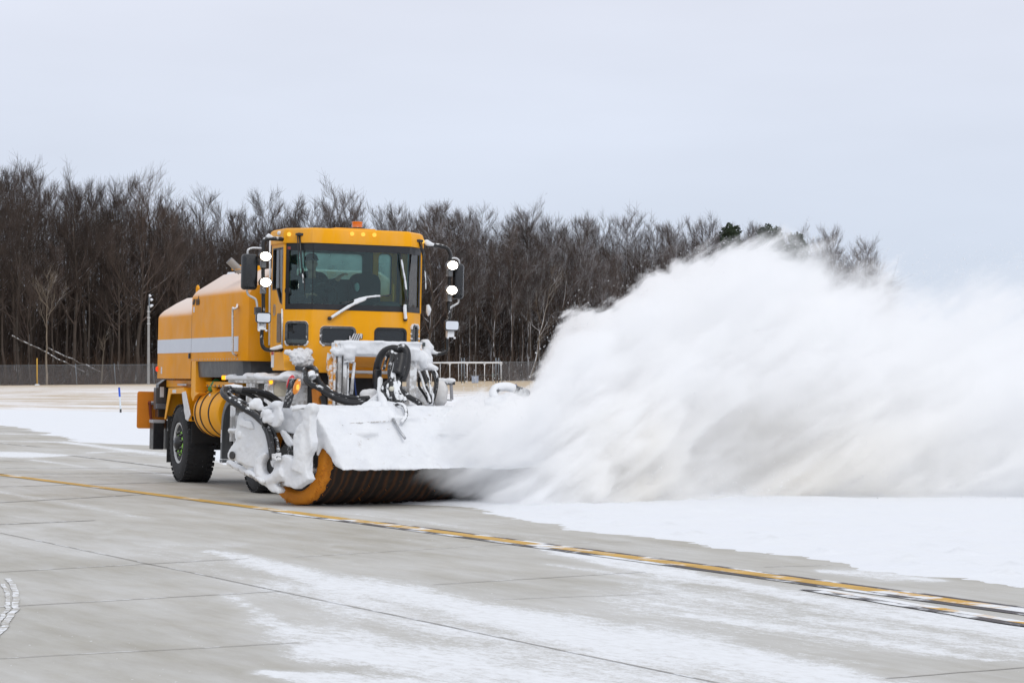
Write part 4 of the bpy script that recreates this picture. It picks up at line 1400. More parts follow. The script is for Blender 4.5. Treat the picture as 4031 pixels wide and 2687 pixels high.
mb = MB(); mb.box((2.80, -1.15, .45), (2.86, -1.05, 1.25)); mb.box((2.80, -1.14, .98), (3.1, -1.06, 1.05)); mb.box((2.78, -1.16, .72), (3.0, -1.04, .80)); o = P_('snowed_step_frame', mb, GREYF, TR)
# front fender over the front wheel
mb = MB(); mb.box((2.70, -1.22, 1.50), (4.72, -.62, 1.555)); mb.box((4.55, -1.22, 1.10), (4.72, -.60, 1.50)); mb.box((2.9, -.66, 1.0), (4.7, -.60, 1.5)); fd = P_('front_fender', mb, GREYF, TR, bevel=.02)
rg = random.Random(3)
mb = MB(); mb.box((2.66, -1.26, 1.545), (4.85, -.62, 1.60))
for k in range(26): mb.blob((rg.uniform(2.75, 4.85), rg.uniform(-1.2, -.68), 1.60), (rg.uniform(.1, .3), rg.uniform(.06, .16), rg.uniform(.02, .06)), 10)
mb.blob((4.8, -.85, 1.6), (.2, .25, .09), 12); o = P_('fender_snow', mb, SN, TR); lump(o, .025, 5, .02, .12)
mb = MB(); mb.loft([[(3.6, -1.20, 1.0), (3.6, -1.15, 1.0), (3.6, -1.15, 1.5), (3.6, -1.2, 1.5)], [(4.1, -1.22, 1.1), (4.1, -1.17, 1.1), (4.1, -1.17, 1.5), (4.1, -1.22, 1.5)]]); P_('fender_side', mb, GREYF, fd)
h0 = T(4, 1060, 710, u=4.73)
mb = MB(); mb.plate(rr(h0[1] - .20, h0[1] + .17, h0[2] - .15, h0[2] + .14, .05), [rr(h0[1] - .155, h0[1] + .125, h0[2] - .105, h0[2] + .10, .06)], (4.745, 0, 0), (0, 1, 0), (0, 0, 1), (1, 0, 0), .03); P_('lamp_frame', mb, GREYF, fd, bevel=.008)
mb = MB(); mb.plate(rr(h0[1] - .15, h0[1] + .12, h0[2] - .10, h0[2] + .095, .06), [], (4.735, 0, 0), (0, 1, 0), (0, 0, 1), (1, 0, 0), .02); P_('headlight', mb, GLASSY, fd, bevel=.006)
h1 = T(4, 850, 598, u=4.75); mb = MB(); mb.blob(tuple(h1), (.03, .025, .035), 10); P_('marker_light', mb, AMB, fd, smooth='all')
mb = MB(); mb.box((4.56, -.60, .75), (4.85, .60, 1.12)); mb.box((4.4, -1.15, .70), (4.7, -.55, 1.10)); o = P_('front_bumper', mb, SNG, TR); lump(o, .03, 6, .05, .2)
mb = MB(); mb.blob((4.62, -.72, 1.13), (.10, .42, .25), 14); mb.blob((4.5, -.9, 1.05), (.15, .3, .3), 14); o = P_('bumper_snow', mb, SNG, TR); lump(o, .03, 5, .05, .15)

# --- the cab
CORN = [(3.97, -.98), (4.57, -.98), (4.92, -.68), (4.92, .68), (4.57, .98), (3.97, .98)]


def wall(mb, a, b, z0, z1, holes=(), th=.05, off=0.):
    a = np.array([*a, 0.]); b = np.array([*b, 0.]); L = np.linalg.norm(b - a); ex = (b - a) / L; en = np.cross(ex, (0, 0, 1.))
    mb.plate([(0, z0), (L, z0), (L, z1), (0, z1)], holes, a + en * off, ex, (0, 0, 1), en, th)
    return a + en * off, ex, en, L


c0, c1, c2, c3, c4, c5 = CORN
LF = math.hypot(.35, .30)
facw = rr(.12 * LF, .86 * LF, 2.03, 2.335, .05)                 # window in the slanted front panel
cw1 = rr(.68 - .552, .68 - .07, 2.035, 2.275, .055); cw2 = rr(.68 + .215, .68 + .652, 2.02, 2.275, .055)
facr = rr(.28 * LF, .80 * LF, 2.03, 2.33, .05)
mb = MB()
wall(mb, c1, c2, 1.93, 2.505, [facw]); wall(mb, c2, c3, 1.66, 2.505, [cw1, cw2]); wall(mb, c3, c4, 1.80, 2.505, [facr])
# panels under the slanted faces
mb.loft([[(4.57, -.98, 1.93), (4.92, -.68, 1.93), (4.60, -.66, 1.93)], [(4.75, -.80, 1.67), (4.92, -.68, 1.67), (4.60, -.66, 1.67)]])
# pillars at the windshield ends and the header
mb.box((4.53, -.985, 2.50), (4.585, -.945, 3.42)); mb.box((4.53, .945, 2.50), (4.585, .985, 3.42))
# side walls: frame of the door opening
doorw = [(.10, 2.60), (.10, 3.33), (.53, 3.33), (.53, 2.58), (.44, 2.60), (.30, 2.76), (.10, 2.79)]
doorwR = [(.60 - a, b) for a, b in reversed(doorw)]
wall(mb, c0, c1, 2.02, 3.42, [[(a, b) for a, b in [(.07, 2.78), (.28, 2.78), (.45, 2.60), (.55, 2.57), (.55, 3.34), (.07, 3.34)]]]); wall(mb, c4, c5, 1.9, 3.42, [[(.05, 2.57), (.15, 2.60), (.32, 2.78), (.53, 2.78), (.53, 3.34), (.05, 3.34)]])
cab = P_('cab', mb, YEL, TR, bevel=.006)
# rear wall, lined dark, with two windows
mb = MB(); mb.plate([(-.97, 1.9), (.97, 1.9), (.97, 3.44), (-.97, 3.44)], [rr(-.625, .325, 2.96, 3.315, .06), rr(.555, .74, 2.75, 3.33, .06)], (3.98, 0, 0), (0, 1, 0), (0, 0, 1), (1, 0, 0), .05); P_('rear_wall', mb, INTD, cab)
mb = MB(); mb.plate(rr(.47, .82, 2.66, 3.41, .03), [rr(.548, .75, 2.74, 3.34, .06)], (3.995, 0, 0), (0, 1, 0), (0, 0, 1), (1, 0, 0), .012)
mb.box((4.02, .86, 2.62), (4.06, .95, 3.38)); P_('window_trim', mb, YEL, cab, bevel=.004)
mb = MB(); mb.plate(rr(-.64, .34, 2.945, 3.33, .06), [], (3.955, 0, 0), (0, 1, 0), (0, 0, 1), (1, 0, 0), .006); P_('rear_window', mb, dusty_glass('dusty_rear_glass'), cab)
mb = MB(); mb.plate(rr(.54, .76, 2.735, 3.345, .06), [], (3.955, 0, 0), (0, 1, 0), (0, 0, 1), (1, 0, 0), .006); P_('rear_window', mb, dusty_glass('dusty_rear_glass_small'), cab)
P_('cab_floor', box((3.98, -.95, 2.05), (4.88, .95, 2.10)), INTD, cab); P_('cab_ceiling', box((3.98, -.95, 3.40), (4.60, .95, 3.43)), INTD, cab)
mb = MB(); mb.box((4.50, -.62, 2.10), (4.86, .62, 2.50)); mb.box((4.48, -.90, 2.10), (4.56, .90, 2.50)); mb.box((4.5, -.5, 2.45), (4.8, -.0, 2.56)); mb.blob((4.72, .45, 2.52), (.16, .24, .14), 14); P_('dashboard', mb, INTD, cab, bevel=.03)
P_('grab_bar', MB().tube([(4.50, -.88, 2.52), (4.50, -.885, 3.36)], .02, 8), mat('bar_cream', (.42, .38, .22), .4), cab, smooth='all')
P_('grab_bar', MB().tube([(4.45, .62, 2.5), (4.45, .62, 2.9)], .013, 8), YEL, cab, smooth='all')
P_('lower_trim', box((3.99, -.62, 2.10), (4.02, .30, 2.94)), mat('rear_trim', (.05, .06, .07), .6), cab)

# roof, overhanging a little
ro = [(3.93, -1.0), (4.585, -1.0), (4.94, -.70), (4.94, .70), (4.585, 1.0), (3.93, 1.0)]


def ring_(pts, k, z): return [(4.3 + (u - 4.3) * k, v * k, z) for u, v in pts]


mb = MB(); mb.loft([ring_(ro, 1.0, 3.395), ring_(ro, 1.006, 3.42), ring_(ro, 1.0, 3.53), ring_(ro, .985, 3.575), ring_(ro, .95, 3.598), ring_(ro, .80, 3.605)])
roof = P_('cab_roof', mb, YEL, TR, smooth=28)
mb = MB(); mb.box((4.30, -.32, 3.603), (4.72, .26, 3.625), ); P_('roof_hatch', mb, YEL, roof, bevel=.01)
bq = T(2, 1190, 205, u=4.5)
mb = MB(); mb.lathe((4.5, bq[1], 3.60), (0, 0, 1), [(0, .085), (.05, .085)], 24); P_('beacon_base', mb, BLACK, roof, smooth=40)
mb = MB(); mb.lathe((4.5, bq[1], 3.64), (0, 0, 1), [(0, .070), (.01, .074), (.02, .070), (.075, .072), (.083, .076), (.09, .070), (.093, .0)], 28); be = P_('beacon', mb, AMBB, TR, smooth=35)
mb = MB(); mb.lathe((4.5, bq[1], 3.66), (0, 0, 1), [(0, .03), (.05, .03)], 12); P_('beacon_bulb', mb, AMB, be)
for zx, zy, uu, nv in ((535, 264, 4.62, (-.6, -.3)), (1143, 283, 4.945, None), (1245, 289, 4.945, None), (1349, 293, 4.945, None), (1815, 331, 4.70, (.3, .6))):
    q = T(2, zx, zy, u=uu)
    if zx == 535: q = np.array([4.665, -.945, 3.51])
    if zx == 1815: q = np.array([4.64, .965, 3.49])
    ax = (1, 0, .1) if nv is None else ((.7, -.7, .1) if zx == 535 else (.75, .65, .1))
    mb = MB(); mb.lathe(tuple(q), ax, [(-.01, .028), (.008, .028), (.022, .020), (.026, .0)], 14); P_('marker_light', mb, AMBC, roof, smooth=50)

# windshield: three panes in a black border
ZG0, ZG1 = 2.505, 3.395
bd_ = []
for (a, b, e0, e1) in ((c1, c2, .035, 0.), (c2, c3, 0., 0.), (c3, c4, 0., .035)):
    mbf = MB(); a3 = np.array([*a, 0.]); b3 = np.array([*b, 0.]); L = np.linalg.norm(b3 - a3); ex = (b3 - a3) / L; en = np.cross(ex, (0, 0, 1.))
    l = e0 if e0 else .004; r_ = L - (e1 if e1 else .004)
    mbf.plate([(e0, ZG0), (L - e1, ZG0), (L - e1, ZG1), (e0, ZG1)], [[(l + (.05 if e0 else 0), ZG0 + .075), (r_ - (.05 if e1 else 0), ZG0 + .075), (r_ - (.05 if e1 else 0), ZG1 - .10), (l + (.05 if e0 else 0), ZG1 - .10)]], a3 + en * .004, ex, (0, 0, 1), en, .012)
    P_('windshield_border', mbf, GASK, cab)
    mbf = MB(); mbf.plate([(l, ZG0 + .03), (r_, ZG0 + .03), (r_, ZG1 - .03), (l, ZG1 - .03)], [], a3 - en * .012, ex, (0, 0, 1), en, .006); P_('windshield', mbf, GLF, TR)
for (a, b, L_) in ((c0, c1, [(.07, 2.78), (.28, 2.78), (.45, 2.60), (.55, 2.57), (.55, 3.34), (.07, 3.34)]), (c4, c5, [(.05, 2.57), (.15, 2.60), (.32, 2.78), (.53, 2.78), (.53, 3.34), (.05, 3.34)])):
    a3 = np.array([*a, 0.]); b3 = np.array([*b, 0.]); ex = _n(b3 - a3); en = np.cross(ex, (0, 0, 1.))
    mb = MB(); mb.plate(L_, [], a3 - en * .02, ex, (0, 0, 1), en, .006); P_('side_window', mb, GLS, cab)
    mb = MB(); mb.plate(scaled(L_, .006), [scaled(L_, -.022)], a3 + en * .004, ex, (0, 0, 1), en, .02); P_('window_seal', mb, GASK, cab)


def lowwin(a, b, loop, frost):
    a3 = np.array([*a, 0.]); b3 = np.array([*b, 0.]); ex = _n(b3 - a3); en = np.cross(ex, (0, 0, 1.))
    mb = MB(); mb.plate(scaled(loop, .014), [scaled(loop, -.020)], a3 + en * .008, ex, (0, 0, 1), en, .03); w = P_('lower_window', mb, GASKF if frost else GASK, TR, bevel=.003)
    mb = MB(); mb.plate(scaled(loop, -.01), [], a3 - en * .012, ex, (0, 0, 1), en, .008); P_('pane', mb, GLD, w)


lowwin(c1, c2, facw, True); lowwin(c2, c3, cw1, True); lowwin(c2, c3, cw2, False); lowwin(c3, c4, facr, True)
emblem(TR, mat('emblem_silver', (.62, .63, .65), .4, metal=.2), (4.940, -.155, 2.10), (0, 1, 0), (0, 0, 1), (1, 0, 0), .098, 'front_emblem')
emblem(TR, INK, (4.928, -.145, 2.093), (0, 1, 0), (0, 0, 1), (1, 0, 0), .099, 'emblem_backing', .006)
# door furniture on the left side
mb = MB(); mb.tube([T(8, 466, 130, v=-1.03), T(8, 462, 700, v=-1.03), T(8, 457, 1305, v=-1.03)], .013, 8); P_('door_rail', mb, mat('rail_white', (.7, .7, .7), .3, snow=.3), cab, smooth='all')
mb = MB(); q = T(8, 600, 900, v=-.99); q2 = T(8, 600, 1310, v=-.99); mb.tube([q, q2], .014, 8); P_('door_hinge', mb, mat('hinge', (.5, .5, .5), .4, metal=.4, snow=.3), cab, smooth='all')
q = T(8, 515, 845, v=-.985); q2 = T(8, 515, 975, v=-.985); mb = MB(); mb.plate(rr(q[0] - .045, q[0] + .045, q2[2], q[2], .04), [rr(q[0] - .025, q[0] + .025, q2[2] + .02, q[2] - .02, .02)], (0, -.99, 0), (1, 0, 0), (0, 0, 1), (0, -1, 0), .01); P_('door_badge', mb, STEEL, cab)
q = T(8, 545, 950, v=-.985); q2 = T(8, 580, 1275, v=-.985); mb = MB(); mb.plate(rr(q[0], q2[0], q2[2], q[2], .03), [], (0, -.988, 0), (1, 0, 0), (0, 0, 1), (0, -1, 0), .01); P_('door_window', mb, mat('door_slot', (.10, .055, .02), .3), cab)
mb = MB(); mb.plate([(3.99, 2.02), (4.56, 2.02), (4.56, 1.95), (3.99, 1.95)], [], (0, -.982, 0), (1, 0, 0), (0, 0, 1), (0, -1, 0), .02); P_('door_sill', mb, YEL, cab)
mb = MB(); mb.loft([[(4.03, -1.0, 1.93), (4.66, -1.0, 1.93), (4.70, -.86, 1.93), (4.03, -.8, 1.93)], [(4.18, -1.0, 1.68), (4.78, -1.0, 1.68), (4.88, -.78, 1.68), (4.18, -.75, 1.68)]]); st = P_('step_box', mb, YEL, TR, bevel=.01)
q = T(4, 880, 240, v=-1.0); P_('sticker', box((q[0] - .07, -1.005, q[2] - .12), (q[0] + .06, -1.002, q[2] + .12)), STICK, st); P_('sticker_band', box((q[0] - .06, -1.0075, q[2] + .05), (q[0] + .05, -1.0055, q[2] + .11)), REDP, st)


# mirrors, lamp arms and lamps on both sides
def arm(name, zf, pts, u, r=.022, m=BLK2, parent=TR):
    mb = MB(); mb.tube(curve([T(zf, *p[:2], u=(p[2] if len(p) > 2 else u)) for p in pts], 6), r, 10); return P_(name, mb, m, parent, smooth='all')


ARMS = mat('arm_black', (.015, .015, .016), .4, snow=.37, sscale=9, sup=.12)
CHR = mat('mirror_stay', (.55, .55, .55), .3, metal=.5, snow=.3)
armL = arm('lamp_arm', 8, [(608, 118, 4.57), (520, 112, 4.6), (430, 112), (392, 150), (390, 240), (390, 300)], 4.62, .030, ARMS)
arm('lamp_arm', 8, [(385, 380), (388, 700), (390, 900), (380, 1000), (375, 1100), (372, 1270), (395, 1335), (440, 1357), (520, 1357, 4.6), (605, 1352, 4.57)], 4.62, .026, ARMS)
arm('mirror_stay', 8, [(375, 222), (270, 218), (220, 240), (213, 290)], 4.62, .015, CHR)
arm('mirror_stay', 8, [(203, 690), (225, 745), (300, 790), (318, 850), (320, 890)], 4.62, .015, CHR)
armR = arm('lamp_arm', 7, [(215, 190, 4.57), (320, 185, 4.6), (420, 205), (465, 235), (490, 290), (485, 360)], 4.62, .028, ARMS)
arm('lamp_arm', 7, [(480, 480), (480, 780), (470, 850), (475, 1000), (450, 1130), (452, 1340), (430, 1378), (380, 1400), (310, 1400, 4.6), (250, 1385, 4.57)], 4.62, .025, ARMS)
arm('mirror_stay', 7, [(500, 335), (550, 332), (588, 360), (592, 410)], 4.62, .014, CHR)
arm('mirror_stay', 7, [(584, 790), (575, 835), (500, 880), (480, 920), (480, 980)], 4.62, .014, CHR)


def mirror(zf, x0, y0, x1, y1):
    a = T(zf, x0, y0, u=4.62); b = T(zf, x1, y1, u=4.62)
    loop = rr(min(a[1], b[1]), max(a[1], b[1]), min(a[2], b[2]), max(a[2], b[2]), .045)
    mb = MB(); L0 = [(4.60, p[0], p[1]) for p in loop]; k = scaled(loop, -.02); k2 = scaled(loop, -.045)
    mb.loft([L0, [(4.655, *p) for p in loop], [(4.685, *p) for p in k], [(4.70, *p) for p in k2]])
    m = P_('mirror', mb, MIRR, TR, smooth=35)
    mb = MB(); mb.plate(k, [], (4.598, 0, 0), (0, 1, 0), (0, 0, 1), (-1, 0, 0), .004); P_('mirror_glass', mb, mat('mirror_glass', (.8, .82, .85), .03, metal=1., var=0.), m)


mirror(8, 148, 282, 312, 688); mirror(7, 520, 392, 630, 790)


def lamp(zf, x, y, lit=True, r=.082, w=1.):
    c = T(zf, x, y, u=4.74)
    mb = MB(); mb.xf = None
    mb.loft([[(4.74 + d, c[1] + math.cos(a) * r * k * w, c[2] + math.sin(a) * r * k * .78) for a in np.linspace(0, 2 * math.pi, 25)[:-1]] for d, k in ((-.09, .45), (-.05, .9), (-.01, 1.08), (.045, 1.10), (.045, 1.0), (.0, 1.0))])
    h = P_('work_lamp', mb, BLK2, TR, smooth=35)
    mb = MB(); mb.loft([[(4.75 + d, c[1] + math.cos(a) * r * k * w, c[2] + math.sin(a) * r * k * .78) for a in np.linspace(0, 2 * math.pi, 25)[:-1]] for d, k in ((-.005, .98), (.015, .96), (.026, .7), (.03, .3))])
    P_('lamp_lens', mb, LAMPRIM if lit else LAMPOFF, h, smooth='all')
    if lit:
        mb = MB(); mb.loft([[(4.782 + d, c[1] + math.cos(a) * r * k * w, c[2] + math.sin(a) * r * k * .78) for a in np.linspace(0, 2 * math.pi, 25)[:-1]] for d, k in ((0, .86), (.008, .80), (.012, .4))]); P_('lamp_bulb', mb, LAMPON, h, smooth='all')
    mb = MB(); mb.box((4.62, c[1] - .035, c[2] - .15), (4.70, c[1] + .035, c[2] - .05)); P_('lamp_bracket', mb, mat('bracket', (.2, .2, .2), .4, metal=.4, snow=.4), h, bevel=.01)


for a in ((8, 407, 312), (8, 407, 602), (7, 508, 412), (7, 500, 690)): lamp(*a)


def flood(zf, x, y, hw, hh):
    c = T(zf, x, y, u=4.78); s = .3509 * .00345
    lp = rr(c[1] - .105, c[1] + .105, c[2] - .072, c[2] + .072, .04)
    mb = MB(); mb.loft([[(4.70, *p) for p in scaled(lp, -.02)], [(4.75, *p) for p in lp], [(4.78, *p) for p in lp], [(4.782, *p) for p in scaled(lp, -.012)]]); h = P_('flood_lamp', mb, BLK2, TR, smooth=35)
    mb = MB(); mb.plate(scaled(lp, -.014), [], (4.787, 0, 0), (0, 1, 0), (0, 0, 1), (1, 0, 0), .012); P_('lamp_lens', mb, LAMPOFF, h, bevel=.004)
    mb = MB(); mb.box((4.66, c[1] - .05, c[2] - .16), (4.74, c[1] + .05, c[2] - .07)); mb.blob((4.75, c[1] - .05, c[2] - .17), .02, 8); mb.blob((4.75, c[1] + .05, c[2] - .17), .02, 8); P_('lamp_bracket', mb, STEELS, h, bevel=.008)


flood(8, 392, 998, 1, 1); flood(7, 512, 1085, 1, 1)
P_('control_box', box((4.6, T(8, 305, 0, u=4.6)[1], 2.42), (4.68, T(8, 368, 0, u=4.6)[1], 2.52)), BLACK, TR, bevel=.006)


# wipers
def wiper(pivot, elbow, tip0, tip1, u, snowpath=None, mid=None):
    mb = MB(); P = [T(2, *pivot, u=u)] + ([T(2, *mid, u=u + .03)] if mid else []) + [T(2, *elbow, u=u + .02)]
    mb.tube(P, [.014] * (len(P) - 1) + [.009], 8); mb.blob(tuple(P[0]), (.03, .03, .03), 10)
    w = P_('wiper', mb, BLK2, TR, smooth='all')
    mb = MB(); mb.tube([T(2, *tip0, u=u + .008), T(2, *tip1, u=u + .008)], .0075, 6); P_('wiper_blade', mb, BLACK, w)
    if snowpath:
        mb = MB()
        for pts, r in snowpath: mb.tube(curve([T(2, *p, u=u + .03) for p in pts], 4), r, 8)
        o = P_('wiper_snow', mb, SN, w); lump(o, .010, 3, .012, .05)
    return w


wiper((655, 290), (686, 690), (690, 600), (714, 920), 4.80, [([(684, 650), (690, 690)], .012), ([(685, 700), (692, 740)], .008)])
mb = MB(); mb.tube([T(2, 638, 300, u=4.80), T(2, 655, 660, u=4.81), T(2, 686, 690, u=4.81)], .008, 6); mb.tube([T(2, 692, 350, u=4.80), T(2, 706, 590, u=4.80)], .007, 6); P_('wiper_link', mb, BLK2, TR)
wiper((935, 1065), (1270, 880), (1048, 922), (1500, 845), 4.95, [([(950, 1058), (1060, 985), (1170, 925), (1270, 882)], .022), ([(1160, 900), (1240, 876), (1330, 862), (1405, 855)], .016)])
wiper((1635, 1075), (1640, 700), (1590, 450), (1662, 960), 4.95, [([(1640, 1070), (1632, 1000), (1634, 935)], .024), ([(1600, 520), (1620, 640), (1632, 700), (1645, 800)], .014)])
wiper((1765, 350), (1815, 560), (1800, 520), (1838, 720), 4.72, [([(1805, 560), (1818, 640), (1824, 720), (1826, 800)], .009)])
mb = MB(); mb.tube([T(2, 1785, 345, u=4.75), T(2, 1812, 600, u=4.75), T(2, 1835, 720, u=4.74)], .009, 6); P_('wiper_link', mb, BLK2, TR)
for (x, y, u) in ((655, 290, 4.80), (1765, 350, 4.76)):
    q = T(2, x, y, u=u); mb = MB(); mb.box(tuple(q - (.03, .05, .015)), tuple(q + (.03, .05, .02))); P_('wiper_motor', mb, BLK2, TR, bevel=.008)

# frost and packed snow on the cab
mb = MB()
for x, y, r in ((1110, 150, .05), (1180, 170, .07), (1250, 150, .08), (1320, 150, .08), (1400, 180, .07), (1440, 250, .07), (1240, 220, .05), (1400, 320, .08), (1350, 260, .07), (1300, 210, .07), (1430, 120, .06), (1170, 240, .04), (1440, 330, .06)): mb.blob(tuple(T(4, x, y, u=4.93)), (r * .7, r, r * .85), 10, rg, .3)
mb.blob(tuple(T(4, 1330, 260, u=4.98)), (.12, .15, .12), 12, rg, .1)
o = P_('cab_snow_clump', mb, SNG, TR); lump(o, .014, 2, .06, .10, .05)
mb = MB()
for x, y, r in ((225, 150, .035), (250, 170, .04), (290, 180, .03)): mb.blob(tuple(T(7, x, y, u=4.6)), (r, r * 1.4, r), 10)
o = P_('roof_snow_clump', mb, SN, TR); lump(o, .012, 3, .02, .08)
mb = MB(); mb.tube([T(7, 235, 850, u=4.62), T(7, 250, 910, u=4.62), T(7, 245, 980, u=4.62)], [.02, .045, .01], 8)
o = P_('corner_snow_clump', mb, SN, TR); lump(o, .012, 3, .02, .08)
mb = MB()
for x, y, r in ((235, 1340, .09), (205, 1290, .08), (185, 1400, .12), (140, 1440, .14), (200, 1480, .13)): mb.blob(tuple(T(7, x, y, u=4.75)), (r, r, r * .9), 12, rg, .1)
mb.tube([T(7, 250, 1360, u=4.6), T(7, 330, 1395, u=4.62), T(7, 400, 1392, u=4.62)], [.06, .025, .016], 8)
o = P_('cab_snow_clump', mb, SN, TR); lump(o, .018, 4, .03, .1)
mb = MB(); p = [T(8, 455, 1352, u=4.63), T(8, 540, 1335, u=4.63), T(8, 600, 1320, u=4.62)]; mb.tube(p, [.012, .03, .03], 8); o = P_('arm_snow', mb, SN, TR); lump(o, .01, 3, .01, .05)
mb = MB(); mb.tube([T(8, 420, 95, u=4.63), T(8, 450, 80, u=4.63), T(8, 490, 92, u=4.63)], [.02, .035, .015], 8); o = P_('arm_snow', mb, SN, TR); lump(o, .01, 3, .01, .05); mb = MB(); mb.blob(tuple(T(8, 570, 50, u=4.4)), (.05, .03, .035), 10); o = P_('roof_snow_clump', mb, SN, TR); lump(o, .01, 3, .01, .05)


def frost_ring(loop, a, b, r0, seed, bot=1., only=False):
    """rime gathered round a window opening"""
    rg2 = random.Random(seed); a3 = np.array([*a, 0.]); b3 = np.array([*b, 0.]); ex = _n(b3 - a3); en = np.cross(ex, (0, 0, 1.))
    L = scaled(loop, .012); mb = MB(); n = len(L); zm = sum(p[1] for p in L) / n
    for i in range(n):
        for k in range(3):
            t = k / 3; p = (L[i][0] * (1 - t) + L[(i + 1) % n][0] * t, L[i][1] * (1 - t) + L[(i + 1) % n][1] * t)
            if only and p[1] > zm - .07: continue
            r = r0 * rg2.uniform(.5, 1.1) * (bot if p[1] < zm else 1.)
            mb.blob(tuple(a3 + ex * (p[0] + rg2.uniform(-.006, .006)) + np.array([0, 0, p[1] + rg2.uniform(-.006, .006)]) + en * .004), (r, r, r), 6)
    o = P_('window_frost', mb, SNG, TR); lump(o, .007, 2, .010, .04)


frost_ring(facr, c3, c4, .026, 1, 1.3); frost_ring(facw, c1, c2, .017, 2, 1., True); frost_ring(cw1, c2, c3, .017, 3, 1., True)

# seats
for c, nm in ((.30, 'passenger_seat'), (-.46, 'driver_seat')):
    mb = MB(); loop = rr(c - .22, c + .22, 2.45, 3.04, .13, 8)
    mb.loft([[(4.08, *p) for p in scaled(loop, -.03)], [(4.12, *p) for p in loop], [(4.20, *p) for p in loop], [(4.23, *p) for p in scaled(loop, -.04)]]); s_ = P_(nm, mb, SEATM, TR, smooth=40)
    mb = MB(); mb.box((4.1, c - .24, 2.30), (4.55, c + .24, 2.45)); P_('seat_cushion', mb, SEATM, s_, bevel=.05)
q = T('w', 1200, 745, u=4.3); mb = MB(); mb.loft([[(4.26 + d, q[1] + math.cos(a) * .038 * k, q[2] + math.sin(a) * .065 * k) for a in np.linspace(0, 2 * math.pi, 17)[:-1]] for d, k in ((0, .8), (.03, 1), (.05, .8))]); P_('seat_belt_anchor', mb, mat('pale_plastic', (.30, .42, .42), .4), cab, smooth=40)
# round mirrors inside the glass at the left
for x, y in ((205, 430), (160, 800)):
    q = T('w', x, y, u=4.60); mb = MB(); mb.lathe(tuple(q), (1, -.5, 0), [(-.02, .05), (0, .072), (.02, .066), (.035, .03), (.038, 0)], 20); P_('inside_mirror', mb, BLK2, cab, smooth=40)
mb = MB(); mb.tube([(4.60, -.36, 2.52), (4.50, -.40, 2.66)], .025, 8); mb.tube([(4.50 + .03 * math.sin(a), -.40 + .2 * math.cos(a), 2.70 + .16 * math.sin(a)) for a in np.linspace(0, 2 * math.pi, 25)], .014, 6, cap=False); P_('steering_wheel', mb, BLK2, cab, smooth='all')
for x, y in ((490, 150), (650, 157), (1955, 215), (152, 140)):
    q = T('w', x, y, u=4.88 if x < 1500 else 4.86); P_('red_tag', box((4.87, q[1] - (.02 if x != 650 else .04), q[2] - .018), (4.875, q[1] + (.02 if x != 650 else .04), q[2] + .018)), mat('red_tag', (.20, .03, .02), .5), cab)


def D(z, x, y, dist):
    """the local point on the surveyed line of sight at the given distance ahead"""
    r = survey(z, x, y); return tl(CP + r * (dist / r[1]))


# --- hitch frame between cab and broom
mb = MB(); mb.box((5.36, -.54, 1.88), (5.60, .60, 2.06)); o = P_('hitch_beam', mb, mat('beam_snowy', (.55, .24, .03), .6, snow=.66, sscale=3.5, sup=.3), TR, bevel=.015)
mb = MB(); mb.box((5.34, -.50, 2.03), (5.63, .60, 2.085))
for k in range(14): mb.blob((rg.uniform(5.38, 5.6), rg.uniform(-.45, .58), 2.075), (.07, .14, .025), 8)
mb.box((5.56, -.46, 1.90), (5.63, .60, 2.07))
mb.tube([(5.60, -.36, 2.0), (5.60, -.36, 1.86), (5.60, -.30, 1.80)], [.09, .08, .03], 10); mb.tube([(5.6, .54, 2.0), (5.6, .54, 1.84)], [.09, .05], 10); mb.tube([(5.58, -.60, 1.98), (5.58, -.54, 1.92), (5.58, -.46, 1.95)], [.05, .06, .05], 10); mb.tube([(5.58, .60, 1.95), (5.58, .66, 1.86), (5.5, .72, 1.76)], [.06, .07, .05], 10)
o = P_('beam_snow', mb, SN, TR); lump(o, .016, 4, .022, .09)
for v0, v1, m in ((-.56, -.53, YELS), (-.50, -.40, GREYF), (-.37, -.345, STEELS), (.50, .60, GREYF)):
    P_('hitch_post', box((5.42, v0, .95), (5.56, v1, 1.90)), m, TR, bevel=.008)
mb = MB(); mb.plate(rr(-.56, -.455, 1.93, 2.075, .03), [rr(-.53, -.485, 1.97, 2.045, .015)], (5.62, 0, 0), (0, 1, 0), (0, 0, 1), (1, 0, 0), .02); P_('lifting_lug', mb, YELS, TR)
mb = MB(); mb.plate(rr(.61, .65, 1.97, 2.07, .015), [], (5.60, 0, 0), (0, 1, 0), (0, 0, 1), (1, 0, 0), .06); P_('lifting_lug', mb, YELS, TR)
mb = MB(); mb.plate([(-.62, 1.92), (-.50, 1.86), (-.48, 1.70), (-.53, 1.66), (-.55, 1.0), (-.60, 1.0), (-.60, 1.60), (-.64, 1.72)], [], (5.5, 0, 0), (0, 1, 0), (0, 0, 1), (1, 0, 0), .05); P_('hitch_plate', mb, YELS, TR, bevel=.005)
mb = MB(); mb.box((5.05, -.40, 1.74), (5.12, .50, 1.90)); mb.box((5.0, -.42, 1.60), (5.06, .50, 1.665)); P_('cross_beam', mb, mat('crossbeam', (.60, .24, .015), .5, snow=.34, sscale=6), TR, bevel=.01)
mb = MB(); mb.box((5.05, -.35, 1.665), (5.1, .45, 1.70)); P_('cross_beam', mb, GREYF, TR, bevel=.01)
P_('grille', box((4.45, -.66, .9), (4.80, .66, 1.665)), mat('grille_dark', (.02, .02, .022), .7, snow=.30, sscale=5), TR, bevel=.01)
mb = MB(); mb.tube([D('h', 480, 440, 33.75), D('h', 480, 985, 33.75)], .03, 10); P_('lift_cylinder', mb, GREYF, TR, smooth='all')
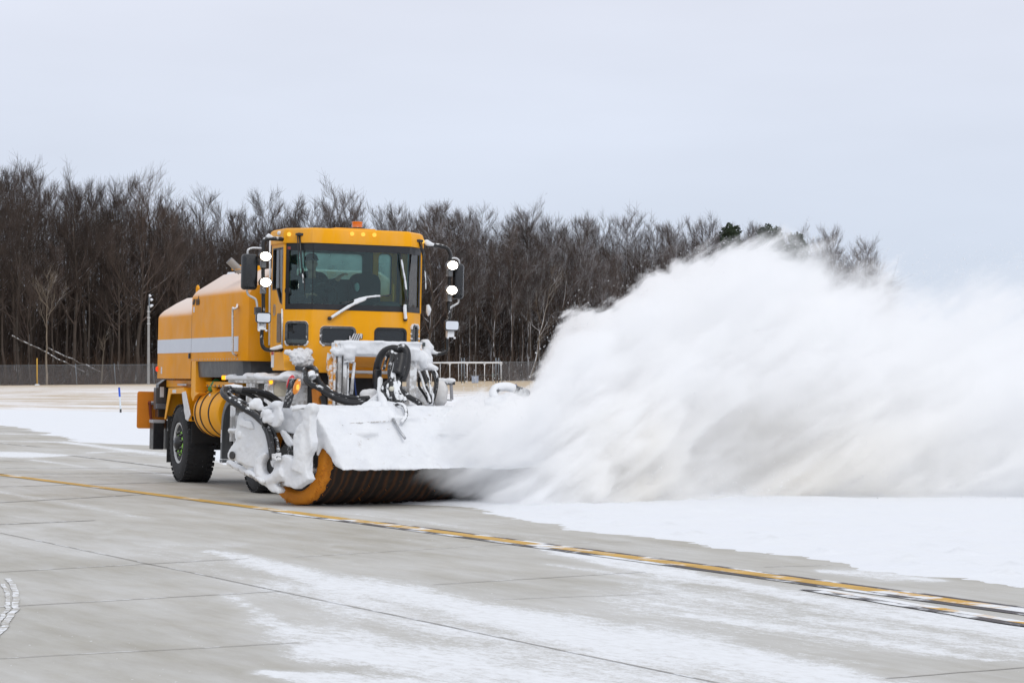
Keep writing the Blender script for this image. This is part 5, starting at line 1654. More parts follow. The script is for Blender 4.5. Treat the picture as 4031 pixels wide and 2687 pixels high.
mb = MB(); mb.tube([D('h', 445, 70, 33.7), D('h', 440, 500, 33.7), D('h', 430, 960, 33.7)], .008, 6); P_('lift_chain', mb, BLACK, TR)
mb = MB(); mb.tube(curve([D('h', *p, 33.85) for p in ((640, 430), (640, 560), (655, 780), (682, 1015))], 4), .010, 8); P_('blue_hose', mb, BLUE, TR, smooth='all')
mb = MB(); mb.tube([D('h', 650, 430, 33.85), D('h', 615, 780, 33.8), D('h', 592, 990, 33.8)], [.02, .022, .028], 8); P_('link_rod', mb, GREYF, TR, smooth='all')
mb = MB(); mb.tube([D('h', 470, 425, 33.7), D('h', 560, 405, 33.7), D('h', 650, 418, 33.7)], .014, 6); P_('link_rod', mb, STEELS, TR)
mb = MB()
for x, y, r in ((860, 1010, .09), (960, 980, .08), (1000, 1080, .10), (860, 1080, .1)): mb.blob(tuple(D('h', x, y, 33.5)), (r, r, r), 10, rg, .1)
o = P_('engine_snow', mb, SNG, TR); lump(o, .02, 3, .03, .1)


def hose(zf, pts, y0, y1, r, m=HOSE, name='hydraulic_hose', n=8, ribs=False):
    k = len(pts) - 1
    path = curve([D(zf, p[0], p[1], y0 + (y1 - y0) * i / k) for i, p in enumerate(pts)], n)
    if ribs: rad = [r * (1 + .10 * (i % 2)) for i in range(len(path))]
    else: rad = r
    mb = MB(); mb.tube(path, rad, 10); return P_(name, mb, m, TR, smooth='all')


# left-hand bundle to the broom motor
hose(3, [(1700, 690), (1600, 615), (1450, 550), (1300, 522), (1150, 515), (1095, 545), (1120, 610), (1250, 680), (1400, 765), (1500, 860), (1580, 960), (1620, 1100), (1650, 1290)], 33.6, 31.45, .034)
hose(3, [(1720, 660), (1600, 575), (1450, 530), (1280, 515), (1130, 505), (1075, 530), (1090, 590), (1220, 690), (1380, 790), (1490, 880), (1560, 970), (1600, 1100), (1630, 1300)], 33.5, 31.5, .034)
hose(3, [(1560, 700), (1450, 620), (1330, 560), (1200, 540), (1140, 560), (1230, 630), (1380, 700), (1480, 770), (1570, 880), (1640, 1000), (1690, 1150), (1700, 1290)], 33.5, 31.4, .030)
hose(3, [(1180, 640), (1300, 720), (1430, 800), (1520, 880), (1560, 900)], 32.2, 31.7, .045)
for p in ((1655, 1290), (1700, 1280)):
    mb = MB(); mb.tube([D(3, p[0], p[1] - 50, 31.42), D(3, p[0] + 3, p[1] + 30, 31.42)], .035, 10); P_('hose_fitting', mb, STEELS, TR, smooth=40)
mb = MB(); mb.tube([D(3, 1100, 508, 32.9), D(3, 1200, 498, 32.9), D(3, 1290, 512, 32.9)], .045, 8); P_('hose_sleeve', mb, mat('sleeve_grey', (.12, .12, .12), .7, snow=.42), TR, smooth='all')
mb = MB()
for x, y, r in ((1540, 800, .05), (1590, 830, .06), (1600, 870, .045), (1560, 870, .04)): mb.blob(tuple(D(3, x, y, 31.75)), (r, r, r), 10, rg, .15)
o = P_('hose_snow', mb, SN, TR); lump(o, .012, 2, .03, .06)
# bundle from under the cab towards the hood
hose(4, [(1250, 385), (1330, 400), (1385, 440), (1390, 520), (1450, 610), (1560, 680), (1700, 760), (1850, 840), (2100, 900), (2320, 890)], 34.0, 33.2, .036)
hose(4, [(1390, 400), (1470, 375), (1540, 410), (1560, 500), (1620, 620), (1740, 730), (1900, 805), (2150, 850), (2360, 850)], 34.0, 33.2, .034)
hose(4, [(1370, 480), (1410, 580), (1500, 650), (1620, 690), (1720, 780), (1880, 870), (2100, 930), (2300, 930)], 33.9, 33.15, .038)
hose(4, [(1340, 400), (1350, 480), (1360, 560), (1420, 650)], 33.9, 33.8, .016, HOSEW)
for a, b in (((1470, 460), (1490, 530)), ((1620, 680), (1680, 720)), ((1690, 700), (1740, 750))):
    mb = MB(); mb.tube([D(4, *a, 33.6), D(4, *b, 33.55)], .052, 10); P_('hose_clamp', mb, mat('clamp_iced', (.25, .26, .26), .6, snow=.5), TR, smooth=40)
mb = MB(); mb.tube([D(4, 1660, 800, 33.9), D(4, 1690, 900, 33.9), D(4, 1690, 960, 33.9)], .06, 10); P_('damper', mb, BLK2, TR, smooth=50)
mb = MB(); mb.tube([D(4, 1530, 700, 34.), D(4, 1560, 820, 34.), D(4, 1590, 980, 34.)], [.05, .07, .09], 8); P_('spring_hanger', mb, YELO, TR, smooth=50)
# central bundle
hose('h', [(1040, 800), (1035, 680), (1055, 500), (1110, 330), (1200, 225), (1330, 185), (1440, 215), (1500, 300), (1520, 420)], 33.7, 33.35, .050)
hose('h', [(1430, 200), (1505, 165), (1565, 230), (1580, 350), (1570, 500), (1530, 640), (1480, 740)], 33.3, 33.2, .052)
hose('h', [(1250, 300), (1290, 260), (1330, 320), (1300, 450), (1285, 600), (1300, 750), (1310, 900), (1300, 1050), (1310, 1150)], 33.4, 32.9, .042)
hose('h', [(1480, 310), (1475, 380), (1460, 460), (1440, 560), (1415, 640)], 33.2, 33.1, .080, HOSE, 'corrugated_hose', 6, True)
hose('h', [(1370, 280), (1370, 420), (1350, 560), (1330, 680), (1370, 850), (1400, 1000), (1430, 1130)], 33.3, 32.9, .040, HOSEW)
hose('h', [(1500, 300), (1440, 640), (1380, 740), (1430, 860), (1480, 930), (1560, 990), (1650, 1060), (1760, 1120), (1810, 1175)], 33.2, 32.8, .036)
hose('h', [(1260, 760), (1170, 830), (1150, 920), (1180, 1010), (1230, 1080)], 33.1, 32.9, .026)
hose('h', [(1330, 760), (1240, 850), (1230, 950), (1270, 1050), (1280, 1150)], 33.1, 32.9, .026, HOSEW)
hose('h', [(1400, 760), (1440, 800), (1430, 900), (1490, 1020), (1540, 1110)], 33.1, 32.9, .024, HOSEW)
hose('h', [(1360, 800), (1330, 900), (1340, 1000), (1380, 1100), (1390, 1160)], 33.1, 32.85, .03)
hose('h', [(1330, 1180), (1440, 1160), (1520, 1190), (1558, 1270), (1565, 1360), (1530, 1430), (1480, 1480)], 32.7, 32.1, .022, HOSEW)
hose('h', [(1240, 330), (1200, 420), (1180, 500), (1160, 560)], 33.4, 33.4, .02, HOSEW)
mb = MB(); mb.blob(tuple(D('h', 1308, 893, 32.8)), .035, 12); P_('hose_ball', mb, mat('cream_plastic', (.6, .58, .48), .4), TR, smooth='all')
mb = MB(); mb.box(tuple(D('h', 1000, 545, 33.55) - (.03, 0, .28)), tuple(D('h', 1130, 545, 33.55) + (.03, 0, 0))); P_('hose_boot', mb, BLK2, TR, bevel=.02)
for p, q in (((1440, 1010), (1490, 1090)), ((1520, 1040), (1550, 1100))):
    mb = MB(); mb.tube([D('h', *p, 32.75), D('h', *q, 32.75)], .024, 8); P_('hose_fitting', mb, GREYF, TR, smooth=50)
# snowy lift ram reaching over the hood
mb = MB(); mb.tube([D('h', 1105, 715, 33.4), D('h', 1095, 950, 33.1)], .036, 10); mb.tube([D('h', 1090, 950, 33.1), D('h', 1150, 1100, 32.7), D('h', 1210, 1290, 32.35), D('h', 1330, 1450, 32.12)], [.03, .055, .060, .05], 10)
mb.tube([D('h', 1230, 1230, 32.3), D('h', 1360, 1370, 32.2)], .02, 8); mb.blob(tuple(D('h', 1190, 1290, 32.3)), .05, 10)
o = P_('lift_ram', mb, mat('ram_iced', (.3, .3, .3), .6, snow=.60, sscale=8), TR); lump(o, .012, 2, .012, .05)
mb = MB(); mb.tube([D('h', 1330, 1430, 32.1), D('h', 1450, 1640, 31.95), D(5, 1030, 1240, 31.85)], .018, 8); P_('ram_rod', mb, STEEL, TR, smooth='all')
mb = MB(); P = [D('h', *p, 33.0) for p in ((1065, 975), (800, 1190), (1010, 1240), (1080, 1000))]; mb.add(P + [q - np.array((.04, 0, 0)) for q in P], [(0, 1, 2, 3), (7, 6, 5, 4), (0, 4, 5, 1), (1, 5, 6, 2), (2, 6, 7, 3), (3, 7, 4, 0)])
P_('ram_bracket', mb, mat('bracket_snowy', (.25, .26, .27), .6, snow=.55, sscale=5), TR)
# right-hand cluster
mb = MB()
for x, y, r in ((1180, 520, .06), (1230, 505, .07), (1290, 512, .07), (1335, 525, .05), (1160, 430, .08), (1190, 400, .10), (1230, 440, .09), (1160, 350, .07)): mb.blob(tuple(D(5, x, y, 34.5)), (r, r * 1.2, r * .8), 10, rg, .1)
o = P_('side_snow', mb, SN, TR); lump(o, .018, 3, .03, .1)
for i, pts in enumerate(([(1170, 550), (1200, 620), (1230, 720), (1270, 800), (1290, 880)], [(1210, 545), (1240, 640), (1260, 740), (1280, 860)], [(1250, 545), (1270, 620), (1290, 720), (1300, 880)], [(1300, 545), (1330, 600), (1345, 700), (1320, 820), (1300, 880)],
                         [(1330, 540), (1362, 600), (1360, 700), (1340, 800), (1315, 885)], [(1180, 600), (1175, 700), (1230, 790), (1275, 870)])):
    hose(5, pts, 34.4, 34.1 + .05 * i, .018, HOSE if i % 2 else HOSEW)
mb = MB(); mb.tube([D(5, 1290, 720, 34.4), D(5, 1295, 800, 34.3), D(5, 1292, 900, 34.2)], [.02, .055, .03], 8); o = P_('side_snow', mb, SN, TR); lump(o, .012, 2, .01, .05)
mb = MB(); mb.box((4.35, .66, 1.0), (4.7, 1.18, 1.50)); P_('side_housing', mb, GREYF, TR, bevel=.03)
mb = MB(); mb.blob(tuple(D(5, 1390, 780, 34.9)), (.14, .11, .20), 14); o = P_('bumper_snow', mb, SNG, TR); lump(o, .02, 3, .03, .1)
mb = MB(); mb.tube([D(5, 1375, 665, 34.9), D(5, 1545, 662, 34.9)], .038, 10); o = P_('rail_bar', mb, mat('bar_snowed', (.05, .05, .055), .5, snow=.46, sscale=5, sup=.3), TR, smooth=50)
mb = MB(); mb.tube([D(5, 1505, 690, 34.9), D(5, 1512, 845, 34.9)], .024, 6); mb.tube([D(5, 1400, 838, 34.9), D(5, 1512, 846, 34.9)], .016, 6); P_('rail_leg', mb, mat('leg_grey', (.28, .28, .30), .6, snow=.38, sscale=7), TR)
mb = MB()
for k in range(9): mb.blob(tuple(D(5, 1385 + k * 16, 640 + (k % 3) * 5, 34.9)), (.05, .06, .035), 8)
o = P_('rail_snow', mb, SN, TR); lump(o, .012, 2, .02, .05)

# --- the broom: bristle core, orange end ring, hood, side arm
HUBC = (-.03, .588)
me = bpy.data.meshes.new('broom_bristles')
A_ = np.arange(.14, 4.62, .02); S_ = 96
th = 2 * math.pi * np.arange(S_) / S_
rng = np.random.RandomState(4)
V = []; UV = []
for a in A_:
    r = .572 + .012 * math.cos(2 * math.pi * a / .188) + rng.normal(0, .0015)
    rrn = r + rng.normal(0, .003, S_)
    for k in range(S_):
        V.append(bt((a + .012 * math.sin(th[k] * 2), HUBC[0] + rrn[k] * math.cos(th[k]), max(HUBC[1] + rrn[k] * math.sin(th[k]), .004))))
n = len(A_); F = []
for i in range(n - 1):
    for k in range(S_):
        F.append((i * S_ + k, i * S_ + (k + 1) % S_, (i + 1) * S_ + (k + 1) % S_, (i + 1) * S_ + k))
me.from_pydata([tuple(v) for v in V], [], F); me.update(); me.materials.append(BRUSH)
uv = me.uv_layers.new(name='UVMap')
for pidx, p in enumerate(me.polygons):
    i, k = divmod(pidx, S_)
    for li, (di, dk) in zip(p.loop_indices, ((0, 0), (0, 1), (1, 1), (1, 0))):
        uv.data[li].uv = (A_[i + di], (k + dk) * 2 * math.pi / S_ * 3)
    p.use_smooth = True
broom = bpy.data.objects.new('broom_bristles', me); COL.objects.link(broom); broom.parent = TR
mb = MB(xf=bt); S2 = 72; secs = []
prof = [(.16, .40), (.06, .42), (.04, .44), (.035, .47), (.04, .52), (.046, .555), (.07, .578), (.13, .584), (.175, .575)]
for d, r in prof:
    secs.append([(d + .004 * math.sin(k * 2.7), HUBC[0] + (r + .006 * math.sin(k * 1.9) * (r > .5)) * math.cos(2 * math.pi * k / S2), max(.003, HUBC[1] + (r + .006 * math.sin(k * 1.9) * (r > .5)) * math.sin(2 * math.pi * k / S2))) for k in range(S2)])
mb.loft(secs, cap=False)
ring_o = P_('end_ring', mb, RINGM, broom, smooth=60)
uv = ring_o.data.uv_layers.new(name='UVMap')
for p in ring_o.data.polygons:
    for li in p.loop_indices:
        vi = ring_o.data.loops[li].vertex_index; s, k = divmod(vi, S2)
        if k == 0 and p.index % S2 == S2 - 1: k = S2
        uv.data[li].uv = (s * .15, k / S2 * 6)
mb = MB(xf=bt); mb.lathe((.05, HUBC[0], HUBC[1]), (1, 0, 0), [(.06, .43), (.12, .43)], 48, e1=(0, 0, 1)); mb.lathe((-.10, HUBC[0], HUBC[1]), (1, 0, 0), [(0, .16), (.15, .16)], 24, e1=(0, 0, 1)); P_('broom_hub', mb, mat('hub_snowy', (.05, .05, .05), .6, snow=.42, sscale=8, sup=0), broom, smooth=40)

# frayed bristle ends round the end ring
mb = MB(xf=bt); rgb = random.Random(8)
for k in range(420):
    q = rgb.uniform(0, 2 * math.pi); a0 = rgb.uniform(.04, .17); r1 = .585 + rgb.uniform(0, .022)
    if HUBC[1] + r1 * math.sin(q) < .006: continue
    p0 = (a0, HUBC[0] + .50 * math.cos(q), HUBC[1] + .50 * math.sin(q)); q2 = q + rgb.uniform(-.03, .03)
    mb.tube([p0, (a0 + rgb.uniform(-.012, .012), HUBC[0] + r1 * math.cos(q2), HUBC[1] + r1 * math.sin(q2))], [.006, .003], 4)
for k in range(60):
    q = rgb.uniform(math.pi, 2.35 * math.pi); a0 = rgb.uniform(.18, 3.2); r1 = .58 + rgb.uniform(0, .022)
    if HUBC[1] + r1 * math.sin(q) < .006: continue
    mb.tube([(a0, HUBC[0] + .54 * math.cos(q), HUBC[1] + .54 * math.sin(q)), (a0 + rgb.uniform(-.02, .02), HUBC[0] + r1 * math.cos(q), HUBC[1] + r1 * math.sin(q))], [.005, .003], 3)
P_('bristle_tips', mb, mat('bristle_tip', (.62, .22, .015), .7, var=.3, vscale=20), broom)

# hood
HP = [(-.84, .62), (-.84, .95), (-.70, 1.13), (-.45, 1.22), (-.10, 1.245), (.22, 1.225), (.43, 1.12), (.62, .93), (.80, .72), (.97, .48)]


def inner(P, d):
    c = np.array((-.03, .55)); return [tuple(np.array(p) + _n(c - p) * d) for p in P]


sec = HP + [(1.0, .46)] + list(reversed(inner(HP, .07)))
mb = MB(xf=bt); mb.loft([[(a, b, w) for b, w in sec] for a in (-.03, 1.2, 2.4, 3.6, 4.62)])
arch = [(1.0, .46), (.86, .49), (.77, .56), (.65, .665), (.53, .72), (.45, .80), (.2, .86), (-.3, .90), (-.7, .8)]
mb.plate([p for p in HP] + [(1.0, .46)] + arch[1:], [], (-.03, 0, 0), (0, 1, 0), (0, 0, 1), (1, 0, 0), -.05)
mb.tube([(-.02, .44, .80), (-.02, .47, .70), (-.02, .48, .62)], [.06, .045, .03], 8)
for k in range(26):
    a = rg.uniform(.3, 4.4); t = rg.uniform(.3, .85); i = int(t * (len(HP) - 1)); p = HP[i]
    mb.blob((a, p[0], p[1] - .02), (rg.uniform(.12, .4), rg.uniform(.06, .14), rg.uniform(.03, .06)), 10)
mb.blob((1.45, -.05, 1.24), (.30, .2, .07), 12)
o = P_('broom_hood', mb, SND, TR); lump(o, .025, 3, .075, .35, .03)
hood = o
# grooves, seams and chips in the hood snow
mb = MB(xf=bt)
for a0, a1, b0, w0, b1, w1 in ((.42, 1.15, .53, 1.02, .50, 1.05), (.45, .75, .67, .85, .70, .80), (.62, .95, .60, .93, .72, .78), (.22, .40, .60, .92, .63, .88), (1.1, 1.3, .66, .86, .70, .80)):
    m_ = 5; mb.tube([(a0 + (a1 - a0) * k / m_, b0 + (b1 - b0) * k / m_ + .012 + rg.uniform(-.008, .008), w0 + (w1 - w0) * k / m_ + .012) for k in range(m_ + 1)], [.003] + [.008] * (m_ - 1) + [.002], 5)
for a, b, w in ((.28, .55, 1.01), (.60, .52, 1.04), (.50, .62, .91), (.78, .66, .86), (1.0, .58, .96), (.35, .71, .79), (.9, .73, .76), (.66, .75, .74)): mb.blob((a, b + .02, w), (.02, .012, .012), 8, rg, .3)
P_('hood_crack', mb, mat('crack_grey', (.50, .46, .42), .9, snow=.50, sscale=30), hood)

AP = -.15


def outline(zf, pts, a=AP): return [tuple(B(zf, x, y, a=a)[1:]) for x, y in pts]


def slab(mb, pts, a0, a1, zf=6):
    L = outline(zf, pts)
    mb.plate(L, [], (a0, 0, 0), (0, 1, 0), (0, 0, 1), (-1, 0, 0), a1 - a0)


mb = MB(xf=bt)
slab(mb, [(232, 182), (300, 168), (380, 215), (450, 290), (500, 400), (520, 500), (555, 565), (505, 615), (440, 640), (425, 735), (330, 705), (185, 655), (125, 640), (118, 600), (125, 555), (170, 490), (200, 450), (190, 380), (215, 260)], -.17, -.07)
slab(mb, [(185, 650), (300, 695), (430, 738), (475, 870), (445, 835), (300, 745)], -.13, -.05)
o = P_('side_plate', mb, SN, TR); lump(o, .014, 9, .02, .2, .014)
mb = MB(xf=bt); q = outline(6, [(182, 597)])[0]; mb.lathe((-.197, q[0], q[1]), (1, 0, 0), [(0, .050), (.02, .05)], 20, e1=(0, 0, 1)); P_('plate_hole', mb, BLACK, TR)
mb = MB(xf=bt); q = outline(6, [(318, 271)])[0]; mb.blob((-.185, q[0], q[1]), (.012, .014, .014), 8); P_('plate_hole', mb, BLACK, TR)
mb = MB(xf=bt)
for x, y, rx, rz in ((275, 265, .06, .07), (345, 300, .06, .07), (240, 400, .05, .06)):
    q = outline(6, [(x, y)])[0]; mb.blob((-.165, q[0], q[1]), (.03, rx, rz), 12)
slab(mb, [(240, 300), (262, 240), (370, 270), (395, 340), (370, 345), (265, 315)], -.20, -.16)
o = P_('plate_boss', mb, SN, TR); lump(o, .012, 4, .008, .06)
mb = MB(xf=bt)
slab(mb, [(445, 640), (480, 600), (530, 570), (560, 580), (520, 640), (500, 690), (508, 745), (530, 780), (560, 785), (600, 770), (622, 735), (632, 680), (645, 640), (690, 600), (740, 590), (780, 610), (800, 640), (818, 640), (812, 480), (815, 400), (850, 330), (870, 292), (900, 292), (918, 200), (928, 112), (1012, 112), (1008, 170), (985, 200), (980, 300), (985, 400), (1000, 480), (990, 540), (960, 600), (940, 680), (948, 760), (975, 830), (940, 865), (880, 895), (835, 930), (775, 905), (738, 895), (735, 850), (690, 855), (610, 842), (640, 880), (680, 930), (672, 968), (600, 955), (560, 910), (500, 880), (445, 830), (430, 740)], -.26, -.14)
mb.tube([(-.20, *outline(6, [(935, 118)])[0]), (-.20, *outline(6, [(1010, 118)])[0])], .04, 8)
mb.tube([(-.20, *outline(6, [(915, 260)])[0]), (-.20, *outline(6, [(895, 560)])[0]), (-.19, *outline(6, [(860, 750)])[0])], [.06, .13, .16], 12, flat=.8)
mb.tube([(-.22, *outline(6, [(470, 700)])[0]), (-.24, *outline(6, [(480, 790)])[0]), (-.23, *outline(6, [(580, 850)])[0]), (-.22, *outline(6, [(720, 760)])[0])], [.05, .06, .06, .10], 10)
o = P_('side_arm', mb, SN, TR); lump(o, .014, 12, .018, .16, .014)
mb = MB(xf=bt); q = outline(6, [(562, 690)])[0]; mb.lathe((-.16, q[0] - .02, q[1]), (1, 0, 0), [(0, .16), (.12, .17)], 24, e1=(0, 0, 1)); P_('broom_motor', mb, BLK2, TR, smooth=40)
mb = MB(xf=bt); mb.lathe((-.18, *outline(6, [(585, 660)])[0]), (1, 0, 0), [(0, .07), (.03, .07)], 16, e1=(0, 0, 1)); P_('motor_port', mb, STEELS, TR, smooth=40)
mb = MB(xf=bt); slab(mb, [(640, 870), (700, 852), (735, 850), (720, 880), (660, 905), (620, 885)], -.19, -.12); o = P_('arm_bracket', mb, mat('bracket_rusty', (.30, .26, .22), .8, snow=.45, sscale=9), TR)
# white lumps on top of the arm: hinge cover, post foot, cross rod
mb = MB(xf=bt)
P2 = outline(6, [(560, 290), (600, 210), (640, 150), (680, 130), (700, 200), (695, 260), (665, 320), (620, 325)])
mb.plate(P2, [], (-.26, 0, 0), (0, 1, 0), (0, 0, 1), (-1, 0, 0), .06)
mb.tube([(-.2, *outline(6, [(455, 145)])[0]), (-.2, *outline(6, [(540, 140)])[0]), (-.22, *outline(6, [(620, 105)])[0]), (-.22, *outline(6, [(680, 115)])[0])], [.02, .03, .05, .06], 8)
o = P_('hinge_cover', mb, SN, TR); lump(o, .014, 6, .02, .1)
mb = MB(xf=bt); slab(mb, [(600, 345), (640, 380), (690, 440), (755, 512), (720, 505), (665, 515), (620, 440), (590, 380)], -.10, -.04); o = P_('arm_flap', mb, SN, TR); lump(o, .012, 3, .015, .06)
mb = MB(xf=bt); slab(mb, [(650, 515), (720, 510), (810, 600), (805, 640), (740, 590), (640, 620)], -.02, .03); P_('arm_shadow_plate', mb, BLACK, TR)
mb = MB(xf=bt); mb.tube([(-.2, *outline(6, [(785, 150)])[0]), (-.2, *outline(6, [(860, 140)])[0]), (-.2, *outline(6, [(935, 130)])[0])], [.026, .012, .02], 8); P_('cross_rod', mb, STEELS, TR, smooth=50)
mb = MB()
for x, y, r in ((360, 110, .06), (400, 90, .07), (425, 130, .05), (505, 195, .07), (530, 240, .07), (490, 250, .05)): mb.blob(tuple(D(6, x, y, 31.6)), (r, r, r), 10, rg, .12)
o = P_('arm_snow', mb, SN, TR); lump(o, .014, 3, .03, .08)
# back plate of the caster frame between truck and arm
mb = MB(); mb.tube([D(3, 1190, 700, 32.6), D(3, 1185, 900, 32.6), D(3, 1180, 1100, 32.6)], .035, 6); mb.tube([D(3, 1155, 980, 32.5), D(3, 1235, 985, 32.4)], .035, 6); mb.tube([D(3, 1300, 780, 32.6), D(3, 1290, 1000, 32.6)], .03, 6); o = P_('caster_frame', mb, GREYF, TR, smooth=50)
mb = MB(); mb.tube([D('c', 2005 + 0, 1290, 33.)] * 1 + [D(3, 1060, 1320, 33.3), D(3, 1250, 1400, 32.6), D(3, 1480, 1490, 31.9)], [.03, .04, .05, .04], 8) if False else mb.tube([D(3, 1140, 1335, 33.0), D(3, 1260, 1400, 32.6), D(3, 1420, 1480, 31.9), D(3, 1530, 1560, 31.6)], [.04, .045, .045, .035], 8)
o = P_('lower_arm', mb, GREYF, TR); lump(o, .014, 3, .02, .08)

# marker post with red and amber lenses
q0 = B(4, 1085, 1000, a=-.2); q1 = B(4, 1215, 545, a=-.2)
mb = MB(xf=bt); mb.loft([[(-.2 + dx, q[1] + db, q[2]) for dx, db in ((-.04, -k), (-.04, k), (.04, k), (.04, -k))] for q, k in ((q0, .028), (q0 * .45 + q1 * .55, .04), (q1, .06))])
mp = P_('marker_post', mb, mat('post_black_snowy', (.03, .03, .035), .6, snow=.41, sscale=14), TR, bevel=.005)
qa = B(4, 1255, 660, a=-.22); ang = math.atan2(q1[1] - q0[1], q1[2] - q0[2])


def lens(q, off, m, nm, dr):
    mb = MB(xf=bt); c = (q[0], q[1], q[2]); t = (math.sin(ang), math.cos(ang)); s = (math.cos(ang), -math.sin(ang))
    secs = []
    for d, k in ((0, 1.), (.02, 1.), (.045, .75), (.055, .3)):
        secs.append([(c[0] - math.cos(x) * .045 * k, c[1] + math.sin(x) * .105 * k * t[0] + dr * d * s[0], c[2] + math.sin(x) * .105 * k * t[1] + dr * d * s[1]) for x in np.linspace(0, 2 * math.pi, 19)[:-1]])
    mb.loft(secs); return P_(nm, mb, m, mp, smooth='all')


lens(B(4, 1238, 665, a=-.2), 0, mat('amber_lens', (.95, .30, .01), .2, coat=1., snow=.0), 'amber_lens', 1); lens(B(4, 1160, 620, a=-.2), 0, REDL, 'red_lens', -1)
mb = MB(xf=bt); q = B(4, 1262, 670, a=-.215); mb.blob((q[0], q[1], q[2]), (.02, .02, .05), 10); P_('lamp_glow', mb, AMBC, mp, smooth='all')
mb = MB(xf=bt); c1_ = B(4, 1180, 640, a=-.2); c2_ = B(4, 1225, 655, a=-.2)
mb.tube([B(4, 1185, 545, a=-.21), B(4, 1150, 620, a=-.21), B(4, 1125, 700, a=-.21)], .010, 6); mb.tube([B(4, 1290, 572, a=-.21), B(4, 1240, 580, a=-.21), B(4, 1190, 745, a=-.21)], .010, 6); P_('lens_rim', mb, WHT, mp, smooth=50)
# iced hose loop over the far end of the hood
hose('d', [(1215, 1300), (1160, 1230), (1140, 1150), (1185, 1075), (1280, 1045), (1400, 1042), (1490, 1068), (1545, 1110)], 33.7, 33.9, .060, mat('hose_white_ice', (.04, .04, .045), .6, snow=.58, sscale=5), 'iced_hose', 6)
hose('d', [(1530, 1100), (1600, 1130), (1680, 1150), (1760, 1175)], 33.85, 34.0, .066, HOSE)
mb = MB(); mb.tube([D('d', 1430, 1150, 33.7), D('d', 1390, 1280, 33.7), D('d', 1380, 1420, 33.7)], [.03, .14, .26], 10); mb.tube([D('d', 1430, 1160, 33.6), D('d', 1590, 1290, 33.6), D('d', 1640, 1420, 33.6)], [.03, .07, .10], 8); mb.tube([D('d', 1400, 1200, 33.6), D('d', 1200, 1320, 33.6), D('d', 1000, 1400, 33.6)], [.03, .09, .10], 8)
o = P_('hood_snow_ridge', mb, SND, TR); lump(o, .02, 5, .05, .14)

# --- the driver
SKIN = mat('skin', (.42, .24, .17), .6, var=.06)
JACK = mat('hooded_jacket', (.030, .040, .046), .9, var=.35, bump=.2)
mb = MB()
mb.tube([(4.26, -.47, 2.42), (4.25, -.47, 2.60), (4.24, -.48, 2.78), (4.25, -.49, 2.93)], [.15, .155, .165, .12], 14, flat=.75)
mb.tube([(4.26, -.49, 2.92), (4.29, -.50, 3.02), (4.31, -.51, 3.08)], [.065, .055, .055], 10)
mb.blob((4.32, -.52, 3.155), (.098, .078, .118), 16); mb.blob((4.36, -.52, 3.09), (.05, .05, .045), 10)
mb.blob((4.425, -.52, 3.135), (.022, .014, .026), 8); mb.blob((4.31, -.602, 3.14), (.022, .012, .032), 8); mb.blob((4.31, -.438, 3.14), (.022, .012, .032), 8)


def hand(mb, c, d, up):
    c = np.array(c); d = _n(d); up = _n(up); s = np.cross(d, up)
    mb.tube([c - d * .05, c, c + d * .035], [.026, .036, .034], 10, flat=.6)
    for i, (o, L) in enumerate(((-.030, .062), (-.011, .072), (.009, .068), (.028, .054))):
        b = c + d * .035 + s * o; mb.tube([b, b + d * L * .45 + up * -.006, b + d * L * .75 - up * .022, b + d * L * .85 - up * .04], [.0095, .009, .008, .007], 6)
    b = c - d * .01 + s * -.034; mb.tube([b, b + d * .02 - s * .02 - up * .012, b + d * .045 - s * .026 - up * .025], [.012, .011, .008], 6)


mb.tube([(4.25, -.33, 2.93), (4.33, -.26, 2.82), (4.42, -.17, 2.94), (4.44, -.15, 2.97)], [.062, .050, .036, .028], 10); hand(mb, (4.46, -.125, 2.995), (.4, .6, .3), (.3, 0, 1))
mb.tube([(4.25, -.64, 2.93), (4.36, -.70, 2.72), (4.47, -.62, 2.70), (4.49, -.60, 2.71)], [.062, .050, .036, .028], 10); hand(mb, (4.50, -.58, 2.72), (.3, .7, .1), (.3, 0, 1))
for s in (-.10, .10): mb.tube([(4.28, -.47 + s, 2.52), (4.52, -.47 + s, 2.54), (4.66, -.47 + s, 2.36), (4.68, -.47 + s, 2.14)], [.09, .075, .055, .04], 10)
per = mb.build('person', SKIN, None); per.matrix_world = Mx; lump(per, .009, 3, 0)
tag(per, 'driver in a dark cap and dark hooded jacket sitting behind the windshield', 'person')
mb = MB(); mb.tube([(4.26, -.47, 2.46), (4.25, -.47, 2.60), (4.24, -.48, 2.80), (4.25, -.49, 2.95)], [.175, .185, .195, .135], 14, flat=.78)
mb.tube([(4.25, -.34, 2.93), (4.33, -.26, 2.81), (4.41, -.18, 2.93)], [.085, .068, .05], 10); mb.tube([(4.25, -.63, 2.93), (4.36, -.70, 2.71), (4.45, -.63, 2.70)], [.085, .068, .05], 10); mb.blob((4.22, -.49, 3.00), (.09, .12, .06), 12)
o = mb.build('jacket', JACK, per); lump(o, .012, 3, .01, .06)
mb = MB(); mb.blob((4.31, -.52, 3.215), (.108, .090, .075), 16); mb.loft([[(4.36, -.60, 3.20), (4.36, -.44, 3.20), (4.36, -.44, 3.215), (4.36, -.60, 3.215)], [(4.47, -.585, 3.185), (4.47, -.455, 3.185), (4.47, -.455, 3.197), (4.47, -.585, 3.197)]]); o = mb.build('cap', mat('cap_cloth', (.02, .025, .028), .9), per); lump(o, .008, 2, 0)
for s, sz, qx in (('FI', .05, (470, 745)), ('EECI', .05, (590, 715))):
    q = T('w', *qx, u=4.44); t_ = text(s, sz, q, (R(90), 0, R(90)), mat('print_grey', (.20, .24, .25), .8), per, name='jacket_print')

